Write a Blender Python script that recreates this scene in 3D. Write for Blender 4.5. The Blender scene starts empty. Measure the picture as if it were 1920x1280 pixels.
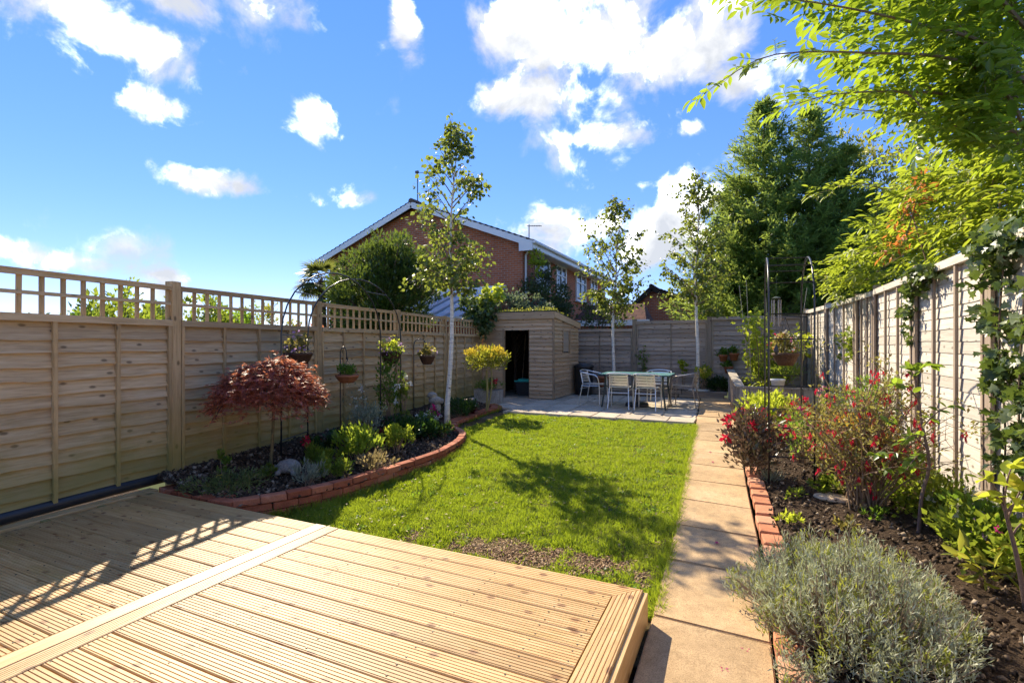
import bpy, math, random
import numpy as np
from mathutils import Vector, Matrix, noise

S = bpy.context.scene
COL = S.collection
# ------------------------------------------------------------------ camera
H = 1.35; FPX = 940.0; HOR = 645.0
TH = math.atan((1392.0 - 960.0) / FPX); sn, cs = math.sin(TH), math.cos(TH)
cam = bpy.data.cameras.new('camera'); cam.sensor_width = 36.0; cam.lens = FPX / 1920 * 36
cam.shift_y = 5 / 1920; cam.clip_end = 3000; cam.clip_start = 0.05
co = bpy.data.objects.new('camera', cam); COL.objects.link(co)
co.location = (0, 0, H); co.rotation_euler = (math.pi / 2, 0, TH); S.camera = co
# ------------------------------------------------------------------ light
SUN = Vector((-0.95, 0.76, 1.0)).normalized()      # towards the sun
SUN_EL = math.asin(SUN.z); SUN_ROT = math.atan2(SUN.x, SUN.y)
sl = bpy.data.lights.new('sun', 'SUN'); sl.energy = 2.15; sl.angle = math.radians(0.53); sl.color = (1.0, 0.88, 0.67)
so = bpy.data.objects.new('sun', sl); COL.objects.link(so); so.rotation_euler = SUN.to_track_quat('Z', 'Y').to_euler()
so.location = (-20, 20, 30)
S.view_settings.view_transform = 'Standard'; S.view_settings.look = 'None'
S.view_settings.exposure = 2.2; S.view_settings.gamma = 1.0; S.view_settings.use_curve_mapping = False
S.cycles.use_adaptive_sampling = True; S.cycles.adaptive_threshold = 0.02; S.cycles.max_bounces = 8; S.cycles.transparent_max_bounces = 8; S.cycles.transmission_bounces = 5
S.cycles.sample_clamp_indirect = 6.0; S.cycles.caustics_reflective = False; S.cycles.caustics_refractive = False

def ray(u, v):
    a = (u - 960) / FPX; b = (HOR - v) / FPX
    return Vector((-sn + a * cs, cs + a * sn, b))
def G(u, v, z=0.0):
    r = ray(u, v); t = (z - H) / r.z; return Vector((r.x * t, r.y * t, z))
def GZ(u, v, fz):                       # meets the surface z = fz(y)
    z = 0.0
    for _ in range(30):
        p = G(u, v, z); z = 0.5 * z + 0.5 * fz(p.y)
    return G(u, v, z)
def XP(u, v, X):
    r = ray(u, v); t = X / r.x; return Vector((X, r.y * t, H + r.z * t))
def YP(u, v, Y):
    r = ray(u, v); t = Y / r.y; return Vector((r.x * t, Y, H + r.z * t))
def DP(u, v, d):
    r = ray(u, v); return Vector((r.x * d, r.y * d, H + r.z * d))
def lawn_z(y): return min(-0.31 + 0.0325 * max(y, 2.5), 0.0)
def bed_z(y): return lawn_z(y) + 0.07

# ------------------------------------------------------------------ nodes
def new_mat(name):
    m = bpy.data.materials.new(name); m.use_nodes = True
    nt = m.node_tree; nt.nodes.clear()
    out = nt.nodes.new('ShaderNodeOutputMaterial')
    return m, nt, out
class NT:
    def __init__(s, nt): s.nt = nt
    def n(s, typ, **kw):
        nd = s.nt.nodes.new('ShaderNode' + typ)
        for k, v in kw.items():
            if k[0] == '_':
                key = k[1:]
                key = int(key[1:]) if key[0] == 'i' and key[1:].isdigit() else key.replace('_', ' ')
                sock = nd.inputs[key]
                if isinstance(v, bpy.types.NodeSocket): s.nt.links.new(v, sock)
                else: sock.default_value = v
            else: setattr(nd, k, v)
        return nd
    def link(s, a, b): s.nt.links.new(a, b)
    def math(s, op, a, b=None, c=None):
        kw = {'operation': op, '_i0': a}
        if b is not None: kw['_i1'] = b
        if c is not None: kw['_i2'] = c
        return s.n('Math', **kw).outputs[0]
    def mix(s, f, a, b, mode='MIX'):
        nd = s.n('Mix', data_type='RGBA', blend_type=mode)
        for i, v in ((0, f), (6, a), (7, b)):
            if isinstance(v, bpy.types.NodeSocket): s.link(v, nd.inputs[i])
            else: nd.inputs[i].default_value = (v if i == 0 else (*v, 1) if len(v) == 3 else v)
        return nd.outputs[2]
    def ramp(s, f, stops, interp='LINEAR'):
        nd = s.n('ValToRGB'); s.link(f, nd.inputs[0]); r = nd.color_ramp; r.interpolation = interp
        while len(r.elements) < len(stops): r.elements.new(0.5)
        for e, (p, c) in zip(r.elements, stops):
            e.position = p; e.color = (*c, 1) if len(c) == 3 else c
        return nd.outputs[0]
    def noise(s, vec, scale, detail=4, rough=0.55, dist=0.0):
        return s.n('TexNoise', _Vector=vec, _Scale=scale, _Detail=detail, _Roughness=rough, _Distortion=dist).outputs[0]
    def bump(s, h, strength=0.3, dist=0.01):
        return s.n('Bump', _Height=h, _Strength=strength, _Distance=dist).outputs[0]
    def coords(s, shift=True, kind='Object'):
        v = s.n('TexCoord').outputs[kind]
        if shift:
            r = s.n('ObjectInfo').outputs['Random']
            k = s.n('CombineXYZ', _X=s.math('MULTIPLY', r, 37.0), _Y=s.math('MULTIPLY', r, 91.0), _Z=s.math('MULTIPLY', r, 53.0)).outputs[0]
            v = s.n('VectorMath', operation='ADD', _i0=v, _i1=k).outputs[0]
        return v
    def mapping(s, v, scale): return s.n('Mapping', _Vector=v, _Scale=scale).outputs[0]
    def rand(s): return s.n('ObjectInfo').outputs['Random']
    def island(s): return s.n('NewGeometry').outputs['Random Per Island']

def finish(t, out, color, rough=0.6, normal=None, spec=0.4, metal=0.0, **kw):
    b = t.n('BsdfPrincipled')
    def setv(k, v):
        if isinstance(v, bpy.types.NodeSocket): t.link(v, b.inputs[k])
        else: b.inputs[k].default_value = ((*v, 1) if isinstance(v, tuple) and len(v) == 3 else v)
    setv('Base Color', color); setv('Roughness', rough); setv('Specular IOR Level', spec); setv('Metallic', metal)
    if normal is not None: t.link(normal, b.inputs['Normal'])
    for k, v in kw.items(): setv(k.replace('_', ' '), v)
    t.link(b.outputs[0], out.inputs[0]); return b

def wood(name, dark, mid, light, axis=0, rough=0.7, knots=0.5, algae=None, spec=0.3, vary=0.35, bumps=0.4, knotc=None, grain=1.0, stain=0.0):
    m, nt, out = new_mat(name); t = NT(nt); v = t.coords()
    sc = [16.0 * grain] * 3; sc[axis] = 0.9
    g = t.noise(t.mapping(v, tuple(sc)), 3.0, 6, 0.65, 0.6)
    c = t.ramp(g, [(0.28, dark), (0.5, mid), (0.75, light)])
    b2 = t.noise(v, 2.2, 3, 0.6)
    c = t.mix(t.math('MULTIPLY', b2, vary * 1.4), c, dark)
    r = t.rand()
    c = t.mix(0.9, c, t.ramp(r, [(0.0, (1 - vary, 1 - vary * 1.05, 1 - vary * 1.1)), (0.5, (1, 1, 1)), (1.0, (1 + vary * .5, 1 + vary * .45, 1 + vary * .35))]), 'MULTIPLY')
    hgt = g
    if knots > 0:
        sp = t.n('SeparateXYZ', _Vector=v).outputs; o1, o2 = [k for k in range(3) if k != axis]
        kv = t.n('CombineXYZ', _X=t.math('MULTIPLY', sp[axis], 4.6), _Y=t.math('MULTIPLY', t.math('ADD', sp[o1], sp[o2]), 8.0), _Z=0.0).outputs[0]
        vo = t.n('TexVoronoi', voronoi_dimensions='2D', _Vector=kv, _Scale=1.0, _Randomness=1.0)
        wob = t.math('ADD', vo.outputs['Distance'], t.math('MULTIPLY', t.math('SUBTRACT', t.noise(v, 22, 2), 0.5), 0.07))
        sel = t.math('GREATER_THAN', t.n('SeparateColor', _Color=vo.outputs['Color']).outputs[0], 1 - knots)
        k = t.math('MULTIPLY', sel, t.n('MapRange', interpolation_type='SMOOTHSTEP', _Value=wob, _From_Min=0.06, _From_Max=0.17, _To_Min=1.0, _To_Max=0.0).outputs[0])
        kc = knotc or tuple(x * 0.45 for x in dark)
        c = t.mix(t.math('MULTIPLY', k, 0.85), c, kc)
    if stain:
        st = t.noise(t.mapping(v, (1.5, 5, 5)), 1.6, 5, 0.7)
        c = t.mix(t.n('MapRange', _Value=st, _From_Min=0.56, _From_Max=0.66, _To_Min=0.0, _To_Max=stain).outputs[0], c, tuple(x * 0.75 for x in mid[:2]) + (mid[2] * 0.5,))
    if algae:
        z = t.n('SeparateXYZ', _Vector=t.n('NewGeometry').outputs['Position']).outputs[2]
        f = t.n('MapRange', _Value=t.math('ADD', z, t.math('MULTIPLY', t.math('SUBTRACT', t.noise(t.n('NewGeometry').outputs['Position'], 2.5, 4), 0.5), 1.0)), _From_Min=0.15, _From_Max=0.85, _To_Min=0.75, _To_Max=0.0).outputs[0]
        c = t.mix(f, c, algae, 'MIX')
    finish(t, out, c, rough, t.bump(hgt, bumps, 0.004), spec)
    return m

def leafm(name, c1, c2, trans=None, tf=0.45, rough=0.45, spec=0.35, c3=None):
    m, nt, out = new_mat(name); t = NT(nt); i = t.island()
    stops = [(0.0, c1), (1.0, c2)] if c3 is None else [(0.0, c1), (0.72, c2), (0.9, c3)]
    c = t.ramp(i, stops)
    nz = t.noise(t.n('TexCoord').outputs['Object'], 3.0, 3)
    c = t.mix(0.55, c, t.ramp(nz, [(0.3, (0.62, 0.66, 0.6)), (0.7, (1.3, 1.25, 1.15))]), 'MULTIPLY')
    b = finish(t, out, c, rough, None, spec)
    if tf > 0:
        tr = t.n('BsdfTranslucent')
        if trans is None: trans = tuple(min(1, x * k) for x, k in zip(c2, (3.2, 3.0, 1.6)))
        tc = t.mix(0.5, trans, t.ramp(i, [(0.0, tuple(x * .6 for x in trans)), (1.0, tuple(min(1, x * 1.35) for x in trans))]))
        t.link(tc, tr.inputs[0])
        ms = t.n('MixShader', _i0=tf); t.link(b.outputs[0], ms.inputs[1]); t.link(tr.outputs[0], ms.inputs[2]); t.link(ms.outputs[0], out.inputs[0])
    return m

def plain(name, c, rough=0.5, metal=0.0, spec=0.5, nz=0.15, scale=30, bump=0.0):
    m, nt, out = new_mat(name); t = NT(nt); v = t.coords()
    n = t.noise(v, scale, 5, 0.65)
    col = t.mix(nz * 2, c, t.ramp(n, [(0.25, tuple(x * 0.45 for x in c)), (0.55, c), (0.85, tuple(min(1, x * 1.35) for x in c))]))
    finish(t, out, col, rough, t.bump(n, bump, 0.01) if bump else None, spec, metal)
    return m

def speckle(name, base, dark, light, rough=0.85, stain=None, vary=0.3, bump=0.35, fine=160):
    m, nt, out = new_mat(name); t = NT(nt); v = t.coords()
    a = t.noise(v, 2.6, 6, 0.65); b = t.noise(v, fine, 3, 0.7); d = t.noise(v, 24, 4, 0.6)
    c = t.ramp(a, [(0.3, dark), (0.5, base), (0.72, light)])
    c = t.mix(0.65, c, t.ramp(b, [(0.35, (0.45, 0.42, 0.38)), (0.5, (1, 1, 1)), (0.68, (1.4, 1.38, 1.3))]), 'MULTIPLY')
    c = t.mix(0.3, c, t.ramp(d, [(0.35, (0.6, 0.58, 0.55)), (0.6, (1.1, 1.1, 1.1))]), 'MULTIPLY')
    c = t.mix(1.0, c, t.ramp(t.rand(), [(0, (1 - vary, 1 - vary, 1 - vary)), (0.5, (1, 0.98, 0.95)), (1, (1 + vary * .5, 1 + vary * .42, 1 + vary * .3))]), 'MULTIPLY')
    if stain:
        s = t.noise(v, 5.0, 6, 0.7)
        c = t.mix(t.n('MapRange', _Value=s, _From_Min=0.57, _From_Max=0.7, _To_Min=0.0, _To_Max=0.7).outputs[0], c, stain)
    finish(t, out, c, rough, t.bump(t.math('ADD', b, d), bump, 0.004), 0.25)
    return m

# ------------------------------------------------------------------ mesh helpers
class MB:
    def __init__(s): s.v = []; s.f = []
    def add(s, vs, fs):
        o = len(s.v); s.v += [tuple(p) for p in vs]; s.f += [tuple(i + o for i in f) for f in fs]; return s
    def box(s, c, d, M=None):
        x, y, z = (k / 2 for k in d); c = Vector(c)
        vs = [Vector((a * x, b * y, e * z)) for e in (-1, 1) for b in (-1, 1) for a in (-1, 1)]
        vs = [(M @ p if M else p) + c for p in vs]
        return s.add(vs, [(0, 2, 3, 1), (4, 5, 7, 6), (0, 1, 5, 4), (1, 3, 7, 5), (3, 2, 6, 7), (2, 0, 4, 6)])
    def bar(s, a, b, w, h, up=(0, 0, 1)):
        a = Vector(a); b = Vector(b); d = (b - a).normalized(); u = Vector(up)
        x = d.cross(u)
        if x.length < 1e-4: x = d.cross(Vector((1, 0, 0)))
        x.normalize(); u = x.cross(d)
        vs = [p + x * (w / 2 * i) + u * (h / 2 * j) for p in (a, b) for i, j in ((-1, -1), (1, -1), (1, 1), (-1, 1))]
        return s.add(vs, [(3, 2, 1, 0), (4, 5, 6, 7), (0, 1, 5, 4), (1, 2, 6, 5), (2, 3, 7, 6), (3, 0, 4, 7)])
    def tube(s, pts, r, n=6, cap=True):
        pts = [Vector(p) for p in pts]; m = len(pts)
        rs = r if isinstance(r, (list, tuple)) else [r] * m
        ring = []; px = None
        for i, p in enumerate(pts):
            d = (pts[min(i + 1, m - 1)] - pts[max(i - 1, 0)])
            if d.length < 1e-9: d = Vector((0, 0, 1))
            d.normalize()
            if px is None:
                px = d.cross(Vector((0, 0, 1)) if abs(d.z) < 0.9 else Vector((1, 0, 0)))
            px = px - d * px.dot(d); px.normalize(); py = d.cross(px)
            ring.append([p + (px * math.cos(2 * math.pi * k / n) + py * math.sin(2 * math.pi * k / n)) * rs[i] for k in range(n)])
        vs = [q for rr in ring for q in rr]
        fs = [(i * n + k, i * n + (k + 1) % n, (i + 1) * n + (k + 1) % n, (i + 1) * n + k) for i in range(m - 1) for k in range(n)]
        if cap: fs += [tuple(reversed(range(n))), tuple((m - 1) * n + k for k in range(n))]
        return s.add(vs, fs)
    def lathe(s, prof, n=16, c=(0, 0, 0), sx=1, sy=1):
        c = Vector(c); m = len(prof)
        vs = [c + Vector((r * math.cos(2 * math.pi * k / n) * sx, r * math.sin(2 * math.pi * k / n) * sy, z)) for r, z in prof for k in range(n)]
        fs = [(i * n + k, i * n + (k + 1) % n, (i + 1) * n + (k + 1) % n, (i + 1) * n + k) for i in range(m - 1) for k in range(n)]
        fs += [tuple(reversed(range(n))), tuple((m - 1) * n + k for k in range(n))]
        return s.add(vs, fs)
    def prism(s, poly, z0, z1):
        n = len(poly)
        vs = [(x, y, z0) for x, y in poly] + [(x, y, z1) for x, y in poly]
        return s.add(vs, [tuple(reversed(range(n))), tuple(range(n, 2 * n))] + [(i, (i + 1) % n, n + (i + 1) % n, n + i) for i in range(n)])
    def mesh(s, name, smooth=False):
        me = bpy.data.meshes.new(name); me.from_pydata(s.v, [], s.f); me.update()
        if smooth: me.shade_smooth()
        return me
    def build(s, name, mat, parent=None, smooth=False, loc=None):
        return obj(name, s.mesh(name, smooth), mat, parent, loc)

def obj(name, me, mat, parent=None, loc=None, rot=None):
    if mat and not me.materials: me.materials.append(mat)
    o = bpy.data.objects.new(name, me); COL.objects.link(o)
    if parent: o.parent = parent
    if loc is not None: o.location = loc
    if rot is not None: o.rotation_euler = rot
    return o
def tag(o, label=None, cat=None, group=None, kind=None):
    if label: o['label'] = label
    if cat: o['category'] = cat
    if group: o['group'] = group
    if kind: o['kind'] = kind
    return o
def thing(name, label, cat, loc=(0, 0, 0), rz=0.0, group=None):
    o = bpy.data.objects.new(name, None); COL.objects.link(o); o.location = loc; o.rotation_euler = (0, 0, rz)
    o.empty_display_size = 0.1
    return tag(o, label, cat, group)

def bevel_box(d, b, seed=0, jit=0.0):
    """box with chamfered edges, optional jitter (mesh data, centred)"""
    import bmesh
    bm = bmesh.new(); bmesh.ops.create_cube(bm, size=1.0)
    for v in bm.verts: v.co = Vector((v.co.x * d[0], v.co.y * d[1], v.co.z * d[2]))
    bmesh.ops.bevel(bm, geom=list(bm.edges), offset=b, segments=1, affect='EDGES')
    rr = random.Random(seed)
    for v in bm.verts: v.co += Vector((rr.uniform(-jit, jit), rr.uniform(-jit, jit), rr.uniform(-jit, jit)))
    me = bpy.data.meshes.new('piece'); bm.to_mesh(me); bm.free(); return me

# ---- leaves (numpy)
TPL = {
 'fold': (np.array([(0, 0, 0), (.5, .42, .06), (0, 1, -.08), (-.5, .42, .06), (0, .5, -.03)], float), np.array([(0, 1, 4), (1, 2, 4), (2, 3, 4), (3, 0, 4)])),
 'dia': (np.array([(0, 0, 0), (.5, .45, 0), (0, 1, -.06), (-.5, .45, 0)], float), np.array([(0, 1, 2), (0, 2, 3)])),
 'round': (np.array([(0, 0, 0), (.42, .2, .03), (.5, .55, .05), (0, 1, -.06), (-.5, .55, .05), (-.42, .2, .03), (0, .5, -.03)], float), np.array([(0, 1, 6), (1, 2, 6), (2, 3, 6), (3, 4, 6), (4, 5, 6), (5, 0, 6)])),
 'blade': (np.array([(-.5, 0, 0), (.5, 0, 0), (.38, .55, -.06), (-.38, .55, -.06), (0, 1, -.3)], float), np.array([(0, 1, 2), (0, 2, 3), (3, 2, 4)])),
 'ivy': (np.array([(0, .35, -.04), (0, 0, 0), (.5, .05, .02), (.3, .38, .02), (.45, .65, 0), (.14, .62, .02), (0, 1, -.06), (-.14, .62, .02), (-.45, .65, 0), (-.3, .38, .02), (-.5, .05, .02)], float), np.array([(0, i, i % 10 + 1) for i in range(1, 11)])),
 'leaf8': (np.array([(0, 0, 0), (.36, .22, .05), (.5, .5, .06), (.3, .78, .02), (0, 1, -.1), (-.3, .78, .02), (-.5, .5, .06), (-.36, .22, .05), (0, .25, -.02), (0, .6, -.03)], float),
           np.array([(0, 1, 8), (1, 2, 8), (2, 9, 8), (2, 3, 9), (3, 4, 9), (4, 5, 9), (5, 6, 9), (6, 8, 9), (6, 7, 8), (7, 0, 8)])),
}
def nrm(a): return a / np.maximum(np.linalg.norm(a, axis=-1, keepdims=True), 1e-9)
def leaf_arrays(P, D, U, L, W, tpl='fold'):
    P = np.asarray(P, float); n = len(P); T, F = TPL[tpl]
    y = nrm(np.asarray(D, float)); u = np.asarray(U, float) + 1e-4
    z = nrm(u - (u * y).sum(1, keepdims=True) * y); x = np.cross(y, z)
    L = np.broadcast_to(L, (n,)).reshape(n, 1, 1); W = np.broadcast_to(W, (n,)).reshape(n, 1, 1)
    V = P[:, None, :] + x[:, None, :] * (T[None, :, 0:1] * W) + y[:, None, :] * (T[None, :, 1:2] * L) + z[:, None, :] * (T[None, :, 2:3] * L)
    FF = F[None] + (np.arange(n) * len(T))[:, None, None]
    return V.reshape(-1, 3), FF.reshape(-1, 3)
def np_mesh(name, parts, smooth=False):
    Vs, Fs, o = [], [], 0
    for V, F in parts: Vs.append(V); Fs.append(F + o); o += len(V)
    V = np.concatenate(Vs).astype(np.float32); F = np.concatenate(Fs).astype(np.int32)
    me = bpy.data.meshes.new(name); me.vertices.add(len(V)); me.vertices.foreach_set('co', V.ravel())
    me.loops.add(F.size); me.loops.foreach_set('vertex_index', F.ravel()); me.polygons.add(len(F))
    me.polygons.foreach_set('loop_start', np.arange(0, F.size, 3, dtype=np.int32))
    me.polygons.foreach_set('loop_total', np.full(len(F), 3, dtype=np.int32)); me.update(calc_edges=True); me.validate()
    if smooth: me.shade_smooth()
    return me
def rng(k): return np.random.default_rng(k)
def unit(r, n):
    return nrm(r.normal(size=(n, 3)))
def clumps(r, C, rad, n, size, asp=0.6, up=0.3, tpl='fold', out_c=None, droop=0.0, flat=1.0, var=0.3, face=0.5):
    """n leaves round each clump centre"""
    C = np.asarray(C, float); K = len(C)
    rad = np.broadcast_to(rad, (K,))
    off = unit(r, K * n) * (r.random((K * n, 1)) ** 0.5); off[:, 2] *= flat
    P = np.repeat(C, n, 0) + off * np.repeat(rad, n)[:, None]
    D = off * 0.8 + unit(r, K * n) * 0.7
    if out_c is not None: D = D + 0.7 * nrm(P - np.asarray(out_c))
    D[:, 2] += up - droop
    U = unit(r, K * n) * (1 - face); U[:, 2] += face
    L = size * (1 + var * r.normal(size=K * n)).clip(.45, 1.7)
    return leaf_arrays(P, D, U, L, L * asp, tpl)
def ellip(r, n, c, rad, shell=0.55, low=-1.0):
    out = []
    while len(out) < n:
        p = unit(r, 1)[0] * (shell + (1 - shell) * r.random()) if r.random() < .85 else unit(r, 1)[0] * r.random()
        if p[2] >= low: out.append(p)
    return np.array(out) * np.asarray(rad, float) + np.asarray(c, float)
def curve(a, b, sag=(0, 0, 0), n=5):
    a = Vector(a); b = Vector(b); s = Vector(sag)
    return [a.lerp(b, i / (n - 1)) + s * (4 * (i / (n - 1)) * (1 - i / (n - 1))) for i in range(n)]
def catmull(pts, step):
    pts = [Vector(p) for p in pts]; out = []
    ext = [pts[0] * 2 - pts[1]] + pts + [pts[-1] * 2 - pts[-2]]
    for i in range(1, len(ext) - 2):
        p0, p1, p2, p3 = ext[i - 1:i + 3]; k = max(2, int((p2 - p1).length / step))
        for j in range(k):
            t = j / k
            out.append(0.5 * ((2 * p1) + (p2 - p0) * t + (2 * p0 - 5 * p1 + 4 * p2 - p3) * t * t + (3 * p1 - p0 - 3 * p2 + p3) * t ** 3))
    out.append(pts[-1]); return out
def in_poly(X, Y, poly):
    ins = np.zeros(X.shape, bool); n = len(poly)
    for i in range(n):
        x1, y1 = poly[i][:2]; x2, y2 = poly[(i + 1) % n][:2]
        c = ((y1 > Y) != (y2 > Y)) & (X < (x2 - x1) * (Y - y1) / (y2 - y1 + 1e-12) + x1); ins ^= c
    return ins
# ------------------------------------------------------------------ sky with clouds
W = bpy.data.worlds.new('World'); S.world = W; W.use_nodes = True
nt = W.node_tree; nt.nodes.clear(); t = NT(nt)
wo = nt.nodes.new('ShaderNodeOutputWorld')
sky = t.n('TexSky', sky_type='NISHITA', sun_disc=False, sun_elevation=SUN_EL, sun_rotation=SUN_ROT, altitude=50.0, air_density=0.8, dust_density=0.0, ozone_density=4.5)
dirv = t.n('TexCoord').outputs['Generated']
def blob(u, v, ru, rv, rot=0.0):
    c = ray(u, v).normalized(); r = Vector((c.y, -c.x, 0)).normalized(); up = r.cross(c)
    k = math.cos(rot); q = math.sin(rot); r, up = r * k + up * q, up * k - r * q
    M = Matrix((r, up, r.cross(up))).transposed()
    f = c.dot(Vector((-sn, cs, 0)))            # one pixel off-axis covers less angle
    mp = t.n('Mapping', vector_type='TEXTURE', _Vector=dirv, _Location=c, _Rotation=M.to_euler(), _Scale=(ru / FPX * f, rv / FPX * f, 0.3))
    return t.n('VectorMath', operation='LENGTH', _i0=mp.outputs[0]).outputs['Value']
CL = [(190, 45, 200, 100, -.15), (265, 85, 120, 85, -.35), (320, 10, 90, 45, 0), (305, 205, 92, 50, -.35), (597, 208, 62, 62, -.4), (757, 45, 34, 60, .3), (400, 340, 125, 26, -.08), (655, 376, 62, 32, 0),
      (70, 478, 135, 34, -.18), (290, 515, 70, 24, -.1), (985, 60, 115, 110, .2), (1000, 180, 130, 62, .1), (1150, 60, 150, 120, 0), (1270, 90, 190, 105, -.1), (1400, 150, 120, 70, -.1),
      (1120, 256, 130, 40, -.04), (1285, 330, 95, 50, .2), (1120, 425, 190, 62, .05), (1240, 440, 170, 80, .1), (1300, 242, 30, 20, 0), (1330, 380, 90, 60, 0)]
best = None
for b in CL:
    d = blob(*b)
    best = d if best is None else t.math('MINIMUM', best, d)
n1 = t.noise(dirv, 9.0, 10, 0.6, 0.25)
n2 = t.noise(dirv, 2.3, 5, 0.5)
shape = t.math('ADD', t.math('SUBTRACT', 1.0, best), t.math('MULTIPLY', t.math('SUBTRACT', n1, 0.5), 3.6))
wide = t.math('ADD', t.math('MULTIPLY', t.math('SUBTRACT', n2, 0.56), 6.0), t.math('MULTIPLY', t.math('SUBTRACT', n1, 0.5), 2.5))
dens = t.n('MapRange', interpolation_type='SMOOTHSTEP', _Value=t.math('MAXIMUM', shape, wide), _From_Min=0.08, _From_Max=0.95, _To_Min=0.0, _To_Max=0.97).outputs[0]
sh = t.noise(t.n('VectorMath', operation='ADD', _i0=dirv, _i1=(0.0, 0.0, 0.03)).outputs[0], 9.0, 7, 0.58, 0.25)
cc = t.ramp(sh, [(0.36, (12.0, 11.6, 11.0)), (0.46, (4.5, 4.4, 4.2)), (0.52, (1.5, 1.52, 1.54)), (0.62, (1.1, 1.15, 1.24))])
gam = t.n('Gamma', _Color=sky.outputs[0], _Gamma=0.56)
hsv = t.n('HueSaturation', _Hue=0.511, _Saturation=1.58, _Value=0.75, _Color=gam.outputs[0])
tint = t.mix(1.0, hsv.outputs[0], (0.90, 0.83, 0.97), 'MULTIPLY')
col = t.mix(dens, tint, cc)
bg = t.n('Background', _Color=col, _Strength=0.15); t.link(bg.outputs[0], wo.inputs[0])
W.cycles.sampling_method = 'MANUAL'; W.cycles.sample_map_resolution = 1024
# ------------------------------------------------------------------ materials
M = {}
M['fence'] = wood('brown_fence_wood', (.33, .22, .11), (.55, .395, .22), (.68, .53, .335), knots=.26, algae=(.22, .19, .045), vary=.3)
M['fence_v'] = wood('brown_fence_upright', (.33, .205, .09), (.52, .355, .175), (.64, .465, .26), axis=2, knots=.3, algae=(.23, .2, .05), vary=.25)
M['grey_fence'] = wood('pale_weathered_wood', (.46, .40, .335), (.62, .56, .485), (.72, .66, .58), knots=.4, vary=.22)
M['grey_fence_v'] = wood('weathered_batten_wood', (.20, .15, .11), (.31, .24, .185), (.42, .345, .28), axis=2, knots=.2, vary=.25)
M['back_fence'] = wood('grey_brown_fence_wood', (.24, .19, .15), (.39, .315, .25), (.52, .435, .355), knots=.4, vary=.3)
M['back_fence_v'] = wood('grey_brown_post_wood', (.18, .14, .10), (.29, .23, .165), (.38, .31, .23), axis=2, knots=.2, vary=.2)
M['shed'] = wood('shed_board_wood', (.33, .215, .12), (.54, .375, .225), (.66, .50, .335), knots=.35, vary=.22)
M['shed_v'] = wood('shed_trim_wood', (.22, .14, .08), (.36, .25, .15), (.45, .33, .2), axis=2, knots=.2)
M['deck'] = wood('new_pine_deck', (.38, .21, .075), (.55, .345, .14), (.66, .475, .245), knots=.5, knotc=(.20, .08, .025), rough=.52, spec=.35, vary=.26, bumps=.25, grain=.8, stain=.55)
M['deck_y'] = wood('new_pine_border', (.38, .21, .075), (.55, .345, .14), (.66, .475, .245), axis=1, knots=.3, knotc=(.20, .08, .025), rough=.45, spec=.45, vary=.14, bumps=.25, grain=.8, stain=.4)
M['old_timber'] = wood('old_sleeper_timber', (.17, .13, .095), (.28, .225, .17), (.40, .34, .27), knots=.3, vary=.3)
M['old_timber_v'] = wood('old_planter_board', (.27, .225, .175), (.42, .365, .295), (.53, .48, .41), axis=2, knots=.3, vary=.25)
M['slab'] = speckle('buff_path_slab', (.50, .345, .19), (.38, .26, .14), (.59, .42, .25), stain=(.24, .18, .11), vary=.2)
M['patio'] = speckle('patio_slab', (.52, .44, .34), (.40, .33, .25), (.62, .54, .43), stain=(.25, .2, .15), vary=.2, fine=90)
M['stone'] = speckle('weathered_stone', (.40, .37, .33), (.24, .22, .19), (.52, .5, .46), fine=60)
M['black_metal'] = plain('black_painted_metal', (.018, .018, .02), .32, 0.0, .6, .1)
M['black_plastic'] = plain('black_plastic', (.02, .021, .024), .38, 0, .5, .1, 12)
M['white_pvc'] = plain('white_pvc', (.80, .80, .79), .35, 0, .5, .04, 4)
M['alu'] = plain('brushed_aluminium', (.68, .68, .67), .34, .85, .5, .06, 60)
M['dark_alu'] = plain('shaded_dull_aluminium', (.30, .27, .25), .42, .7, .5, .06, 60)  # one chair's shade put into a darker aluminium; chime tubes share it
M['terracotta'] = plain('terracotta', (.36, .135, .065), .8, 0, .3, .2, 20, .2)
M['wicker'] = plain('dark_brown_wicker', (.085, .042, .025), .8, 0, .3, .4, 90, .8)

def brickm(name, lo, mid, hi):
    m, nt, out = new_mat(name); t = NT(nt); v = t.coords()
    a = t.noise(v, 9, 5, .65); b = t.noise(v, 70, 4, .7); c3 = t.noise(v, 4, 5, .7)
    c = t.ramp(t.rand(), [(0, lo), (.5, mid), (1, hi)])
    c = t.mix(.6, c, t.ramp(a, [(.3, (.55, .5, .5)), (.5, (1, 1, 1)), (.72, (1.3, 1.25, 1.2))]), 'MULTIPLY')
    c = t.mix(.4, c, t.ramp(b, [(.35, (.5, .48, .46)), (.55, (1.05, 1.05, 1.05))]), 'MULTIPLY')
    c = t.mix(t.n('MapRange', _Value=c3, _From_Min=.58, _From_Max=.72, _To_Min=0, _To_Max=.45).outputs[0], c, (.55, .42, .33))
    finish(t, out, c, .85, t.bump(t.math('ADD', a, b), .5, .006), .25); return m
M['brick'] = brickm('red_garden_brick', (.30, .085, .04), (.40, .125, .062), (.47, .18, .095))

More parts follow.
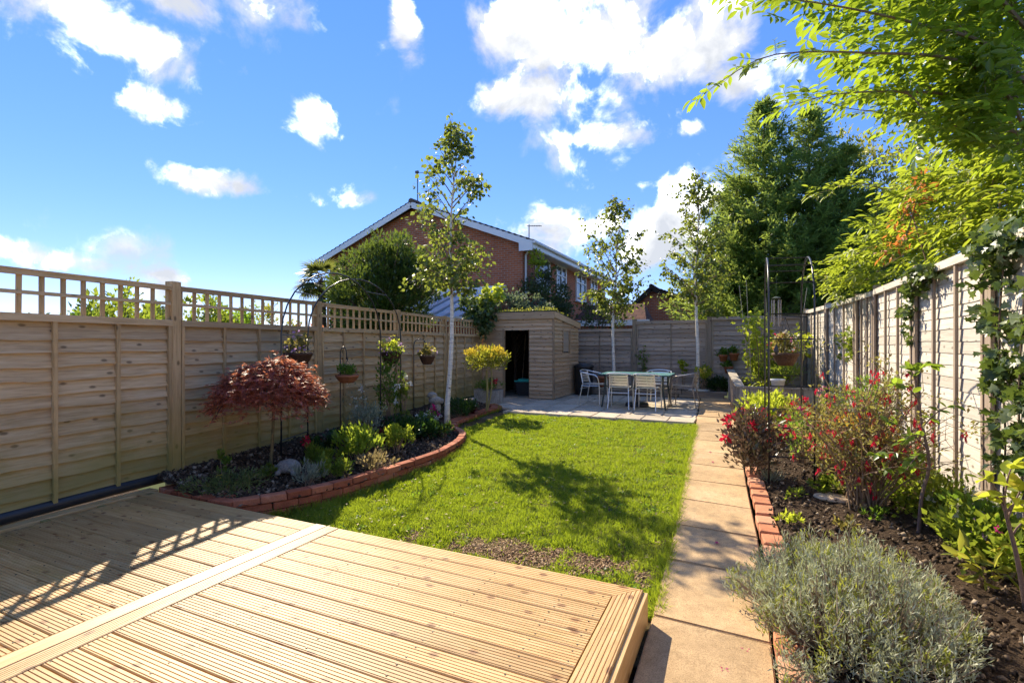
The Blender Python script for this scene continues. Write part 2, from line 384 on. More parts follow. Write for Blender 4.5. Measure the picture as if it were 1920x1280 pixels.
def soilm():
    m, nt, out = new_mat('dark_soil'); t = NT(nt); v = t.n('NewGeometry').outputs['Position']
    a = t.noise(v, 6, 6, .7); b = t.noise(v, 45, 5, .75); d = t.noise(v, 160, 2)
    c = t.ramp(b, [(.3, (.022, .014, .009)), (.55, (.085, .057, .037)), (.75, (.19, .135, .09))])
    c = t.mix(.5, c, t.ramp(a, [(.3, (.55, .5, .45)), (.7, (1.35, 1.25, 1.15))]), 'MULTIPLY')
    finish(t, out, c, .95, t.bump(t.math('ADD', b, t.math('MULTIPLY', d, .4)), 1.0, .03), .15); return m
M['soil'] = soilm()
def lawnm():
    m, nt, out = new_mat('lawn_ground'); t = NT(nt); v = t.n('NewGeometry').outputs['Position']
    b = t.noise(v, 50, 5, .75); a = t.noise(v, 1.7, 4, .6)
    c = t.ramp(b, [(.3, (.045, .032, .016)), (.55, (.13, .092, .042)), (.75, (.24, .175, .095))])
    c = t.mix(t.n('MapRange', _Value=a, _From_Min=.5, _From_Max=.62).outputs[0], c, t.ramp(b, [(.3, (.07, .05, .03)), (.7, (.24, .175, .11))]))
    finish(t, out, c, .95, t.bump(b, .8, .02), .1); return m
M['lawn'] = lawnm()
def groundm():
    m, nt, out = new_mat('far_ground'); t = NT(nt); v = t.n('NewGeometry').outputs['Position']
    c = t.ramp(t.noise(v, .8, 6, .7), [(.3, (.03, .045, .015)), (.6, (.07, .085, .03)), (.8, (.12, .11, .06))])
    finish(t, out, c, .95, None, .1); return m

# ------------------------------------------------------------------ ground
def sheet(name, poly, fz, mat, step=0.09, amp=0.0, freq=6.0, seed=0, kind='structure', label=None):
    xs = [p[0] for p in poly]; ys = [p[1] for p in poly]
    gx = np.arange(min(xs) - step, max(xs) + 2 * step, step); gy = np.arange(min(ys) - step, max(ys) + 2 * step, step)
    idx = {}; V = []; F = []
    CX, CY = np.meshgrid(gx[:-1] + step / 2, gy[:-1] + step / 2, indexing='ij'); ins = in_poly(CX, CY, poly)
    def vid(i, j):
        if (i, j) not in idx:
            x, y = gx[i], gy[j]; idx[(i, j)] = len(V)
            V.append((x, y, fz(x, y) + (amp * noise.fractal(Vector((x * freq, y * freq, seed)), .8, 2.1, 4) if amp else 0)))
        return idx[(i, j)]
    for i in range(len(gx) - 1):
        for j in range(len(gy) - 1):
            if ins[i, j]: F.append((vid(i, j), vid(i + 1, j), vid(i + 1, j + 1), vid(i, j + 1)))
    me = bpy.data.meshes.new(name); me.from_pydata(V, [], F); me.shade_smooth()
    o = obj(name, me, mat); tag(o, label, None, None, kind); return o
g = MB(); R_ = 900.0
g.add([(-R_, -R_, -.36), (R_, -R_, -.36), (R_, R_, -.36), (-R_, R_, -.36)], [(0, 1, 2, 3)])
tag(g.build('ground', groundm()), kind='structure')

# brick line of the left bed (outer edge, seen from the lawn)
BZ = lambda y: -0.022 + 0.011 * (y - 2.9)
bp = [(297, 906), (360, 921), (437, 940), (490, 931), (543, 923), (620, 907), (690, 888), (760, 868), (825, 846), (862, 826), (873, 812), (866, 803), (850, 797), (848, 791), (872, 782), (908, 770), (934, 762), (920, 756)]
bpts = [GZ(u, v, BZ) for u, v in bp]
bpts[0] = Vector((-5.15, 2.97, 0)); bpts[1] = Vector((-4.7, 2.93, 0)); bpts[2] = Vector((-4.1, 2.93, 0))
bcurve = catmull([Vector((p.x, p.y, 0)) for p in bpts], .02)
FP = [(-4.78, -0.9), (-5.03, 1.12), (-5.27, 3.2), (-5.5, 5.32), (-5.7, 7.4), (-5.93, 9.35), (-6.13, 11.35)]   # fence posts
bed_poly = [(p.x, p.y) for p in bcurve[::7]] + [(-5.6, 9.9), (-5.86, 9.35), (-5.7, 7.4), (-5.5, 5.32), (-5.3, 3.1)]
def left_bed(x, y):
    fx = np.interp(y, [p[1] for p in FP], [p[0] for p in FP])
    return BZ(y) - .06 + .15 * max(0, 1 - (x - fx) / 1.3)
sheet('left_flower_bed', bed_poly, left_bed, M['soil'], .05, .03, 7, 1)
pathL = lambda y: float(np.interp(y, [2.0, 2.9, 4.2, 5.9, 9.0, 13.6], [-.46, -.455, -.50, -.58, -.71, -.96]))
pathR = lambda y: float(np.interp(y, [2.0, 2.6, 4.1, 5.7, 9.0, 11.3, 13.6], [.15, .14, .12, .04, -.08, -.11, -.33]))
RFX = lambda y: float(np.interp(y, [0, 9.3, 14.0], [1.85, 1.85, 1.42]))
right_poly = [(pathR(y) + .12, y) for y in np.arange(1.4, 11.3, .3)] + [(1.7, 11.4), (1.9, 9.3), (1.95, 1.4)]
sheet('right_flower_bed', right_poly, lambda x, y: bed_z(y) - .01 + .03 * x, M['soil'], .05, .035, 6, 5)
sheet('lawn', [(-5.2, 2.5), (-.3, 2.5), (-.6, 9.1), (-5.0, 9.1)], lambda x, y: lawn_z(y) - .012, M['lawn'], .08, .012, 3, 9)
gb = MB(); gb.add([(-6.3, -1, -.3), (.6, -1, -.3), (.6, 3.4, -.3), (-6.3, 3.4, -.3)], [(0, 1, 2, 3)]); tag(gb.build('soil_under_deck', M['soil']), kind='structure')

# ------------------------------------------------------------------ deck
def profile_board(L, w, th, grooves=7, y_axis=False, mitre=(0, 0)):
    """grooved board along local x (0..L), width on y centred, top at z=0"""
    prof = [(-w / 2, -th), (-w / 2, -.004), (-w / 2 + .004, 0)]
    if grooves:
        p = (w - .012) / grooves
        for i in range(grooves):
            y0 = -w / 2 + .006 + p * i
            prof += [(y0 + p * .12, 0), (y0 + p * .2, -.004), (y0 + p * .32, -.004), (y0 + p * .4, 0)]
    prof += [(w / 2 - .004, 0), (w / 2, -.004), (w / 2, -th)]
    n = len(prof); vs = []
    for x, mt in ((0, mitre[0]), (L, mitre[1])):
        for y, z in prof:
            vs.append((x + mt * y, y, z) if not y_axis else (-y, x + mt * y, z))
    fs = [(i, (i + 1) % n, n + (i + 1) % n, n + i) for i in range(n)]
    fs = [tuple(reversed(f)) for f in fs] + [tuple(range(n)), tuple(reversed(range(n, 2 * n)))]
    me = bpy.data.meshes.new('board'); me.from_pydata(vs, [], fs); me.update(); return me
ZR, ZL = -.025, -.025
DY1 = 2.862
XB0, XB1 = -2.967, -2.74          # raised edge board between the two levels
XRgt = -.505
dk = thing('timber_deck', 'new pale pine deck of grooved boards in front, with a flush dividing strip', 'deck', (0, 0, 0))
rd = random.Random(4)
bw = .128; gap = .006
# right level: front border mitred into the right border
obj('border_board', profile_board(XRgt - .071 - (XB1 + .006), .14, .028, 6, False, (0, 1)), M['deck'], dk, (XB1 + .006, DY1 - .07, ZR))
bq = obj('border_board', profile_board(4.2, .14, .028, 6, True, (0, 0)), M['deck_y'], dk, (XRgt - .07, DY1 - 4.2 - .0, ZR))
me = bq.data
for v in me.vertices:
    if v.co.y > 4.0: v.co.y = 4.2 - (.07 - v.co.x)       # mitre
y = DY1 - .14 - gap - bw / 2
k = 0
while y > -1.0:
    obj('board', profile_board(XRgt - .14 - gap - (XB1 + .006), bw, .028, 6), M['deck'], dk, (XB1 + .006, y, ZR + rd.uniform(-.0012, .0012)), (0, rd.uniform(-.0006, .0006), 0))
    y -= bw + gap
# left level
XL0 = -5.14
y = DY1 + .0 - .07
obj('border_board', profile_board(XB0 - gap - XL0, .14, .028, 6), M['deck'], dk, (XL0, y, ZL), (0, 0, 0)); y -= .07 + gap + bw / 2
def left_edge(yy): return float(np.interp(yy, [-1, 3], [-4.86, -5.06]))
while y > -1.0:
    x0 = left_edge(y) + .1
    obj('board', profile_board(XB0 - gap - x0, bw, .028, 6), M['deck'], dk, (x0, y, ZL + rd.uniform(-.0012, .0012)), (0, rd.uniform(-.0006, .0006), 0)); y -= bw + gap
lb = obj('border_board', profile_board(3.92, .13, .028, 6, True), M['deck_y'], dk, (-4.90, -1.0, ZL + .001), (0, 0, .05))
for xx_, gv in ((XB0 + .0555, 0), (XB1 - .0555, 6)): obj('divider_board', profile_board(4.1, .111, .03, gv, True), M['deck_y'], dk, (xx_, DY1 - 4.1, ZL + .0015))
fs_ = MB(); fs_.box((XRgt + .0125, DY1 - 2.1, ZR - .1), (.024, 4.2, .17)); fs_.build('fascia', M['deck_y'], dk)
fs_ = MB(); fs_.box(((XB1 + XRgt) / 2, DY1 - .012 - .014, ZR - .115), (XRgt - XB1 - .02, .022, .17)); fs_.build('fascia', M['deck'], dk)
fs_ = MB(); fs_.box(((XL0 + XB1) / 2, DY1 - .026, ZL - .115), (XB1 - XL0 - .02, .022, .17)); fs_.build('fascia', M['deck'], dk)
for i in range(9):
    jb = MB(); jb.box((-4.95, 3.0 - .38 * i - .2, -.16), (.05, .05, .27)); jb.build('joist_post', M['fence_v'], dk)
sc_ = MB()
for k in range(30):
    yy = DY1 - .14 - gap - bw / 2 - k * (bw + gap)
    for xx in (-2.72, -2.25, -1.8, -1.35, -.9, -.69):
        for s2 in (-.038, .038): sc_.lathe([(.0045, ZR - .002), (.0045, ZR + .0022)], 6, (xx + rd.uniform(-.006, .006), yy + s2, 0))
    for xx in (-3.06, -3.5, -3.95, -4.4, -4.8):
        for s2 in (-.038, .038): sc_.lathe([(.0045, ZL - .002), (.0045, ZL + .0022)], 6, (xx + rd.uniform(-.006, .006), yy + s2, 0))
tag(sc_.build('screws', plain('dark_screw_steel', (.06, .045, .035), .5, .6), dk), kind='stuff')

# ------------------------------------------------------------------ bricks, path, patio
BR = [bevel_box((.213, .102, .064), .006, i, .0022) for i in range(6)]
M['brick_o'] = brickm('sunbleached_brick', (.44, .17, .085), (.54, .24, .13), (.60, .31, .19))
BW = [bevel_box((.213, .14, .075), .007, 20 + i, .003) for i in range(3)]
for b_ in BW: b_.materials.append(M['brick_o'])
for b_ in BR: b_.materials.append(M['brick'])
ed = thing('brick_edging', 'low curving red brick wall round the left flower bed', 'brick wall')
cum = [0.0]
for a, b in zip(bcurve, bcurve[1:]): cum.append(cum[-1] + (b - a).length)
def along(s_):
    i = max(0, min(len(cum) - 2, int(np.searchsorted(cum, s_)) - 1)); f = (s_ - cum[i]) / max(1e-6, cum[i + 1] - cum[i])
    p = bcurve[i].lerp(bcurve[i + 1], f); q = bcurve[min(i + 6, len(bcurve) - 1)] - bcurve[max(i - 5, 0)]
    return p, math.atan2(q.y, q.x)
rb_ = random.Random(8)
for course in range(4):
    s_ = .11 + (.11 if course % 2 else 0)
    while s_ < cum[-1] - .05:
        p, a = along(s_)
        top = BZ(p.y) + .0
        z = top - .032 - course * .07
        if z + .03 > lawn_z(p.y) - .03 and not (course > 0 and p.x < -4.25):
            nx, ny = -math.sin(a), math.cos(a)
            off = .051 + rb_.uniform(-.004, .004) + course * .002
            o = obj('brick', BR[rb_.randrange(6)], None, ed, (p.x + nx * off, p.y + ny * off, z + rb_.uniform(-.003, .003)), (rb_.uniform(-.02, .02), rb_.uniform(-.015, .015), a + rb_.uniform(-.03, .03) + (math.pi if rb_.random() < .5 else 0)))
            if p.x < -4.25: o.rotation_euler.z += math.pi / 2; o.location.y += .05
        s_ += .222 if not (course == 0 and p.x < -4.25) else .112
pe = thing('brick_path_edging', 'single row of red bricks along the right side of the path', 'brick edging')
y = 1.6
while y < 6.1:
    x = pathR(y + .1) + .085; a = math.atan2(.222, pathR(y + .21) - pathR(y))
    obj('brick', BW[rb_.randrange(3)], None, pe, (x + rb_.uniform(-.006, .006), y + .108, lawn_z(y) + .055 + rb_.uniform(-.012, .01)), (rb_.uniform(-.05, .05), rb_.uniform(-.05, .08), a + rb_.uniform(-.04, .04)))
    y += .222
pt = tag(bpy.data.objects.new('garden_path', None), kind='structure'); COL.objects.link(pt)
ys = [1.15, 1.87, 2.58] + [GZ(u, v, lawn_z).y for u, v in ((1229, 1143), (1252, 1053), (1266, 987), (1276, 939), (1286, 902), (1289, 872))][1:]
ys = [1.5, 2.2, 2.93] + ys[3:]
while ys[-1] < 13.0: ys.append(ys[-1] + .70)
def quad_slab(poly, z0fn, th, jit, r):
    import bmesh
    bm = bmesh.new(); vs = [bm.verts.new((x, yy, z0fn(yy) + r.uniform(-jit, jit))) for x, yy in poly]
    f = bm.faces.new(vs); ex = bmesh.ops.extrude_face_region(bm, geom=[f])
    for v in [e for e in ex['geom'] if isinstance(e, bmesh.types.BMVert)]: v.co.z -= th
    bmesh.ops.recalc_face_normals(bm, faces=bm.faces)
    top = [e for e in bm.edges if all(v in vs for v in e.verts)]
    bmesh.ops.bevel(bm, geom=top, offset=.008, segments=2, affect='EDGES')
    c = sum((v.co for v in bm.verts), Vector()) / len(bm.verts)
    for v in bm.verts: v.co -= c
    me = bpy.data.meshes.new('slab'); bm.to_mesh(me); bm.free(); return me, c
for i in range(len(ys) - 1):
    a, b = ys[i] + .006, ys[i + 1] - .006
    sk = .0 if i < 3 else .02
    me, c = quad_slab([(pathL(a) + rb_.uniform(-.012, .012), a + sk), (pathR(a), a - .03), (pathR(b), b - .03), (pathL(b) + rb_.uniform(-.012, .012), b + sk)], lambda yy: lawn_z(yy) + .022, .05, .006, rb_)
    obj('slab', me, M['slab'], pt, c)
pa = tag(bpy.data.objects.new('patio', None), kind='structure'); COL.objects.link(pa)
X0, rows = -5.9, [8.98, 9.58, 10.18, 10.78, 11.38, 11.98, 12.58, 13.15]
for j in range(len(rows) - 1):
    a, b = rows[j] + .006, rows[j + 1] - .006
    xr = pathL(a) - .03; w = .45 if j == 0 else .6; x = xr
    while x > X0:
        x2 = max(x - w, X0 - .3); xa, xb = x2 + .006, x - .006
        if not (j == 0 and xb < -4.3):
            dz = .03 if j == 0 else 0.012
            me, c = quad_slab([(xa, a), (xb, a), (xb - .03 * (j == 99), b), (xa, b)], lambda yy: dz - .005 + lawn_z(9.5), .05, .004, rb_)
            obj('slab', me, M['patio'], pa, c)
        x = x2
gp = MB(); gp.add([(-6.1, 8.7, -.035), (0.1, 8.7, -.035), (0.1, 14, -.035), (-6.1, 14, -.035)], [(0, 1, 2, 3)]); tag(gp.build('patio_bed_sand', M['soil']), kind='structure')

# ------------------------------------------------------------------ lap fences
def slat_mesh(L, h, seed, wav=.008, lip=.030):
    n = 14; r = random.Random(seed); vs = []; ph = r.uniform(0, 50)
    for i in range(n + 1):
        x = L * i / n
        lo = -wav + wav * 1.6 * noise.noise(Vector((x * 2.6 + ph, ph, 0))) + wav * .6 * noise.noise(Vector((x * 9 + ph, 3, ph)))
        vs += [(x, .012, h), (x, .004, h), (x, -lip, lo), (x, -lip * .35, lo)]
    fs = []
    for i in range(n):
        for k in range(4): fs.append((4 * i + k, 4 * i + (k + 1) % 4, 4 * i + 4 + (k + 1) % 4, 4 * i + 4 + k))
    fs += [(3, 2, 1, 0), (4 * n, 4 * n + 1, 4 * n + 2, 4 * n + 3)]
    me = bpy.data.meshes.new('slat'); me.from_pydata(vs, [], fs); me.update(); return me
def lap_fence(name, label, posts, z0s, z1s, mats, post_h, trellis=0.0, nb=4, pitch=.118, post_w=.1, cap=True, seed=0, wav=.008, bat_w=.032, lip=.038):
    mh, mv = mats; r = random.Random(seed)
    f = thing(name, label, 'fence')
    for i, (x, y) in enumerate(posts):
        me = bevel_box((post_w, post_w, 1.0), .004, i, 0)
        z0 = z0s[min(i, len(z0s) - 1)] - .3; z1 = post_h[i]
        for v in me.vertices: v.co.z = (v.co.z + .5) * (z1 - z0)
        d = Vector(posts[min(i + 1, len(posts) - 1)]) - Vector(posts[max(i - 1, 0)])
        obj('post', me, mv, f, (x, y, z0), (0, 0, math.atan2(d.y, d.x) + r.uniform(-.03, .03)))
    for i in range(len(posts) - 1):
        a = Vector((*posts[i], 0)); b = Vector((*posts[i + 1], 0)); d = (b - a); L = d.length - post_w - .004; d.normalize()
        ang = math.atan2(d.y, d.x); o0 = a + d * (post_w / 2 + .002)
        z0, z1 = z0s[i], z1s[i]; n = round((z1 - z0 - .05) / pitch); p = (z1 - z0 - .05) / n
        for q in range(n):
            me = slat_mesh(L, p * 1.22, seed * 100 + i * 20 + q, wav, lip)
            obj('slat', me, mh, f, (o0.x, o0.y, z0 + .02 + q * p), (r.uniform(-.006, .006), 0, ang))
        for q in range(nb + 1):
            xx = .02 + (L - .04) * q / nb
            mb = MB(); mb.box((0, -.040, (z1 - z0) / 2), (bat_w, .026, z1 - z0 - .01))
            obj('batten', mb.mesh('batten'), mv, f, o0 + Vector((d.x * xx, d.y * xx, z0)), (r.uniform(-.004, .004), r.uniform(-.006, .006), ang))
        mb = MB(); mb.box((L / 2, -.030, 0), (L, .062, .06)); obj('top_rail', mb.mesh('top_rail'), mh, f, (o0.x, o0.y, z1 + .012), (0, 0, ang))
        if cap and not trellis:
            mb = MB(); mb.box((L / 2, -.012, 0), (L, .09, .02)); obj('capping', mb.mesh('capping'), mh, f, (o0.x, o0.y, z1 + .052), (0, r.uniform(-.002, .002), ang))
        if trellis:
            zt0 = z1 + .04; zt1 = zt0 + trellis
            nu = round(L / .155)
            for q in range(nu + 1):
                xx = .018 + (L - .036) * q / nu
                mb = MB(); mb.box((0, 0, trellis / 2), (.034, .017, trellis))
                obj('trellis_upright', mb.mesh('trellis_upright'), mv, f, o0 + Vector((d.x * xx, d.y * xx, zt0)) + Vector((d.y, -d.x, 0)) * .012, (0, r.uniform(-.01, .01), ang))
            for zz, hh, dp in ((zt0 + trellis / 2, .03, .017), (zt1 - .012, .036, .034), (zt1 + .014, .014, .05)):
                mb = MB(); mb.box((L / 2, -.030, 0), (L, dp, hh))
                obj('trellis_rail', mb.mesh('trellis_rail'), mh, f, (o0.x, o0.y, zz), (0, r.uniform(-.002, .002), ang))
    return f
lap_fence('trellis_fence', 'brown lap panel fence with square trellis top along the left side', FP, [.02, .02, .03, .06, .08, .08], [1.55] * 6, (M['fence'], M['fence_v']), [1.98, 1.96, 1.985, 1.96, 1.97, 1.96, 1.96], trellis=.33, nb=4, seed=1, wav=.013)
RP = [(1.42, 14.0), (1.6, 12.1), (1.78, 10.15), (1.85, 9.2), (1.85, 7.25), (1.85, 5.32), (1.85, 3.4), (1.85, 1.5), (1.85, -.4)]
lap_fence('panel_fence', 'pale weathered lap panel fence with dark battens along the sunny right side', RP, [.05, .03, .02, 0, -.02, -.06, -.1, -.15], [2.09, 2.09, 2.1, 2.11, 2.11, 2.11, 2.08, 2.08], (M['grey_fence'], M['grey_fence_v']), [2.2, 2.2, 2.2, 2.24, 2.26, 2.2, 2.2, 2.2, 2.2], nb=3, seed=3, post_w=.09, bat_w=.042, wav=.006, lip=.007)
bl, bm_, br2, be = YP(1190, 600, 14.0), YP(1330, 597, 14.0), YP(1500, 594, 14.0), YP(1087, 615, 14.0)
BP = [(bl.x - 3.9, 14.03), (bl.x - 1.95, 14.02), (bl.x, 14.0), (bm_.x, 14.0), (1.4, 14.0)]
lap_fence('back_fence', 'grey brown lap panel fence across the far end behind the table', BP, [.12] * 4, [1.72, 1.72, 1.92, 1.99], (M['back_fence'], M['back_fence_v']), [1.9, 1.9, 2.04, 2.06, 2.06], nb=2, seed=5, wav=.014, post_w=.11)
# ------------------------------------------------------------------ houses
def brickwall_mat(name, ax, c1, c2, mortar=(.34, .26, .2)):
    m, nt, out = new_mat(name); t = NT(nt); p = t.n('SeparateXYZ', _Vector=t.n('NewGeometry').outputs['Position'])
    v = t.n('CombineXYZ', _X=p.outputs[ax], _Y=p.outputs[2], _Z=0.0).outputs[0]
    b = t.n('TexBrick', _Vector=v, _Color1=(*c1, 1), _Color2=(*c2, 1), _Mortar=(*mortar, 1), _Scale=1.0, _Mortar_Size=.011, _Mortar_Smooth=.3, _Bias=-.1, _Brick_Width=.225, _Row_Height=.078)
    nz = t.noise(t.n('NewGeometry').outputs['Position'], 1.2, 5, .6)
    c = t.mix(.5, b.outputs[0], t.ramp(nz, [(.3, (.72, .7, .7)), (.7, (1.2, 1.2, 1.2))]), 'MULTIPLY')
    c = t.mix(.4, c, t.ramp(t.noise(t.n('NewGeometry').outputs['Position'], 30, 3), [(.3, (.6, .6, .6)), (.7, (1.25, 1.25, 1.25))]), 'MULTIPLY')
    finish(t, out, c, .88, t.bump(b.outputs['Fac'], -.4, .01), .2); return m
M['hb_x'] = brickwall_mat('house_brick_gable', 0, (.50, .14, .05), (.34, .09, .035))
M['hb_y'] = brickwall_mat('house_brick_side', 1, (.50, .14, .05), (.34, .09, .035))
def tilem(name, c):
    m, nt, out = new_mat(name); t = NT(nt); v = t.n('TexCoord').outputs['Object']
    w = t.n('TexBrick', _Vector=v, _Color1=(*c, 1), _Color2=(*[x * .65 for x in c], 1), _Mortar=(*[x * .25 for x in c], 1), _Scale=1.0, _Mortar_Size=.012, _Brick_Width=.3, _Row_Height=.3)
    n = t.noise(v, 8, 5); cc = t.mix(.5, w.outputs[0], t.ramp(n, [(.3, (.5, .5, .5)), (.7, (1.4, 1.35, 1.2))]), 'MULTIPLY')
    finish(t, out, cc, .9, t.bump(w.outputs['Fac'], -.6, .02), .2); return m
M['tile'] = tilem('brown_roof_tile', (.15, .11, .085)); M['tile_red'] = tilem('dark_red_roof_tile', (.13, .055, .04))
def glassm():
    m, nt, out = new_mat('window_glass'); t = NT(nt)
    finish(t, out, (.045, .055, .06), .04, None, .8); return m
M['pane'] = glassm()
HY0 = 16.0; HX1 = -6.95; EZ = 5.0; HXL = -15.8; RX = -11.45; RZ = 6.72; HY1 = 27.0
def gable_house(name, label, xl, xr, y0, y1, ez, rx, rz, mats, over=.3, tiles=True, sideslope=True):
    h = thing(name, label, 'house', ((xl + xr) / 2, y0, 0)); O = Vector(h.location)
    def part(nm, mb, mat): return mb.build(nm, mat, h, loc=-O)
    w = MB(); w.add([(xl, y0, 0), (xr, y0, 0), (xr, y0, ez), (rx, y0, rz - .12), (xl, y0, ez)], [(0, 1, 2, 3, 4)]); part('gable_wall', w, mats[0])
    w = MB(); w.add([(xr, y0, 0), (xr, y1, 0), (xr, y1, ez), (xr, y0, ez)], [(0, 1, 2, 3)]); part('side_wall', w, mats[1])
    w = MB(); w.add([(xl, y1, 0), (xl, y0, 0), (xl, y0, ez), (xl, y1, ez)], [(0, 1, 2, 3)]); part('side_wall', w, mats[1])
    w = MB(); w.add([(xr, y1, 0), (xl, y1, 0), (xl, y1, ez), (rx, y1, rz - .12), (xr, y1, ez)], [(0, 1, 2, 3, 4)]); part('gable_wall', w, mats[0])
    for sx, xe in ((-1, xl), (1, xr)):
        sl = (ez - rz) / (xe - rx); xo = xe + sx * .48; zo = rz + sl * (xo - rx)
        ang = math.atan2(zo - rz, abs(xo - rx)); Ls = math.hypot(zo - rz, xo - rx)
        r_ = MB(); n = 22
        for q in range(n):                       # stepped tile courses
            a0 = q / n; a1 = (q + 1.25) / n
            p0 = Vector((rx + (xo - rx) * a0, 0, rz + (zo - rz) * a0 + .06)); p1 = Vector((rx + (xo - rx) * min(a1, 1.02), 0, rz + (zo - rz) * min(a1, 1.02) + .10))
            y_a, y_b = y0 - over, y1 + over
            vs = [(p0.x, y_a, p0.z), (p1.x, y_a, p1.z), (p1.x, y_b, p1.z), (p0.x, y_b, p0.z)]
            vs += [(x, y, z - .035) for x, y, z in vs]
            r_.add(vs, [(0, 1, 2, 3), (7, 6, 5, 4), (0, 4, 5, 1), (1, 5, 6, 2), (2, 6, 7, 3), (3, 7, 4, 0)])
        part('roof_slope', r_, mats[2])
        bb = MB(); n_ = Vector((0, 1, 0))
        for yy in (y0 - over + .015,):
            a = Vector((rx, yy, rz - .06)); b = Vector((xo, yy, zo - .06)); bb.bar(a, b, .03, .24, (0, 0, 1))
        part('bargeboard', bb, M['white_pvc'])
        bx = MB(); bx.box((xe + sx * .24, y0 - over + .018, zo - .1), (.50, .032, .36)); part('eave_box', bx, M['white_pvc'])
        fa = MB(); fa.box((xo, (y0 + y1) / 2, zo - .10), (.03, y1 - y0 + 2 * over - .08, .2)); part('fascia', fa, M['white_pvc'])
        so_ = MB(); so_.box((xe + sx * .235, (y0 + y1) / 2, zo - .21), (.46, y1 - y0 + 2 * over - .1, .02)); part('soffit', so_, M['white_pvc'])
        gt = MB(); gt.tube([(xo + sx * .065, y0 - over, zo - .0), (xo + sx * .065, y1 + over, zo - .0)], .055, 8); part('gutter', gt, M['white_pvc'])
    rd_ = MB()
    for q in range(int((y1 - y0 + .6) / .45)):
        rd_.tube([(rx, y0 - over + q * .45, rz + .06), (rx, y0 - over + q * .45 + .44, rz + .075)], .12, 8)
    part('ridge_tiles', rd_, mats[2]); return h, part
house, hpart = gable_house('brick_house', 'two storey red brick house with white bargeboards beyond the left fence', HXL, HX1, HY0, HY1, EZ, RX, RZ, (M['hb_x'], M['hb_y'], M['tile']))
def side_window(h, part, X, y0, y1, z0, z1, split=2):
    f = MB(); w = .07
    for a, b in (((y0, z0 + w / 2), (y1, z0 + w / 2)), ((y0, z1 - w / 2), (y1, z1 - w / 2))): f.box((X + .02, (a[0] + b[0]) / 2, a[1]), (.09, y1 - y0, w))
    for yy in [y0 + w / 2, y1 - w / 2] + [y0 + (y1 - y0) * k / split for k in range(1, split)]: f.box((X + .021, yy, (z0 + z1) / 2), (.088, w, z1 - z0 - 2 * w))
    fo = part('window', f, M['white_pvc'])
    for k in range(split):
        a = y0 + (y1 - y0) * k / split; b = y0 + (y1 - y0) * (k + 1) / split
        p = MB(); p.box((X + .012, (a + b) / 2, (z0 + z1) / 2), (.02, b - a - .07, z1 - z0 - .14)); po = p.build('pane', M['pane'], fo)
        fr = MB(); fr.box((X + .045, (a + b) / 2, z1 - .42), (.05, b - a - .07, .045)); fr.build('glazing_bar', M['white_pvc'], fo)
    s_ = MB(); s_.box((X + .06, (y0 + y1) / 2, z0 - .03), (.16, y1 - y0 + .12, .05)); s_.build('sill', M['white_pvc'], fo)
for ua, ub in ((1003, 1029), (1042, 1060), (1079, 1097), (1106, 1118), (1127, 1133)):
    ya, yb = XP(ua, 520, HX1).y, XP(ub, 520, HX1).y
    side_window(house, hpart, HX1, ya, yb, 3.35, 4.62, 2)
dn = MB(); dn.tube([(HX1 + .52, HY0 - .2, EZ - .12), (HX1 + .3, HY0 + .0, EZ - .35), (HX1 + .06, HY0 + .15, EZ - .55), (HX1 + .06, HY0 + .15, .1)], .04, 8); hpart('downpipe', dn, M['white_pvc'])
ae = MB(); ap = YP(783, 380, HY0 + .6)
ae.tube([(ap.x, ap.y, ap.z - .3), (ap.x, ap.y, ap.z + 1.25)], .02, 6); ae.tube([(ap.x, ap.y, ap.z + 1.2), (ap.x + .55, ap.y - .1, ap.z + 1.08)], .012, 5)
ae.box((ap.x - .03, ap.y, ap.z + 1.22), (.14, .06, .1)); hpart('chimney_aerial', ae, M['black_metal']).name = 'aerial'
ae = MB(); ap = XP(992, 440, HX1 - .6) if False else YP(992, 437, 19.0)
ae.tube([(ap.x, ap.y, ap.z - .5), (ap.x, ap.y, ap.z + .35)], .02, 6); ae.tube([(ap.x - .1, ap.y, ap.z + .3), (ap.x + .55, ap.y, ap.z + .24)], .014, 5)
for q in range(7): ae.tube([(ap.x + .05 + q * .075, ap.y - .12, ap.z + .29 - q * .007), (ap.x + .05 + q * .075, ap.y + .12, ap.z + .29 - q * .007)], .007, 4)
hpart('aerial', ae, M['black_metal'])
# lean-to roof against the gable
cn = thing('lean_to_conservatory', 'pale glazed lean-to roof against the brick gable beyond the fence', 'conservatory', (-9.4, 14.6, 0))
pol = plain('grey_polycarbonate', (.66, .70, .74), .18, 0, .6, .03, 3)
Oc = Vector(cn.location); tx0, tx1 = -10.4, -7.6
for q in range(5):
    xa = tx0 + (tx1 - tx0) * q / 5 + .03; xb = tx0 + (tx1 - tx0) * (q + 1) / 5 - .03
    p = MB(); vs = [(xa, 12.9, 2.15), (xb, 12.9, 2.15), (xb, 15.95, 3.28), (xa, 15.95, 3.28)]; p.add(vs + [(x, y, z - .03) for x, y, z in vs], [(0, 1, 2, 3), (7, 6, 5, 4), (0, 4, 5, 1), (1, 5, 6, 2), (2, 6, 7, 3), (3, 7, 4, 0)])
    p.build('roof_panel', pol, cn, loc=-Oc)
for q in range(6):
    xa = tx0 + (tx1 - tx0) * q / 5; p = MB(); p.bar((xa, 12.85, 2.17), (xa, 15.95, 3.30), .055, .06); p.build('glazing_bar', plain('grey_glazing_bar', (.3, .31, .32), .4), cn, loc=-Oc)
p = MB(); p.box((-9.0, 15.93, 3.34), (2.9, .08, .16)); p.build('flashing', M['white_pvc'], cn, loc=-Oc)
p = MB(); p.box((-9.0, 12.84, 2.1), (2.9, .1, .14)); p.build('gutter', M['white_pvc'], cn, loc=-Oc)
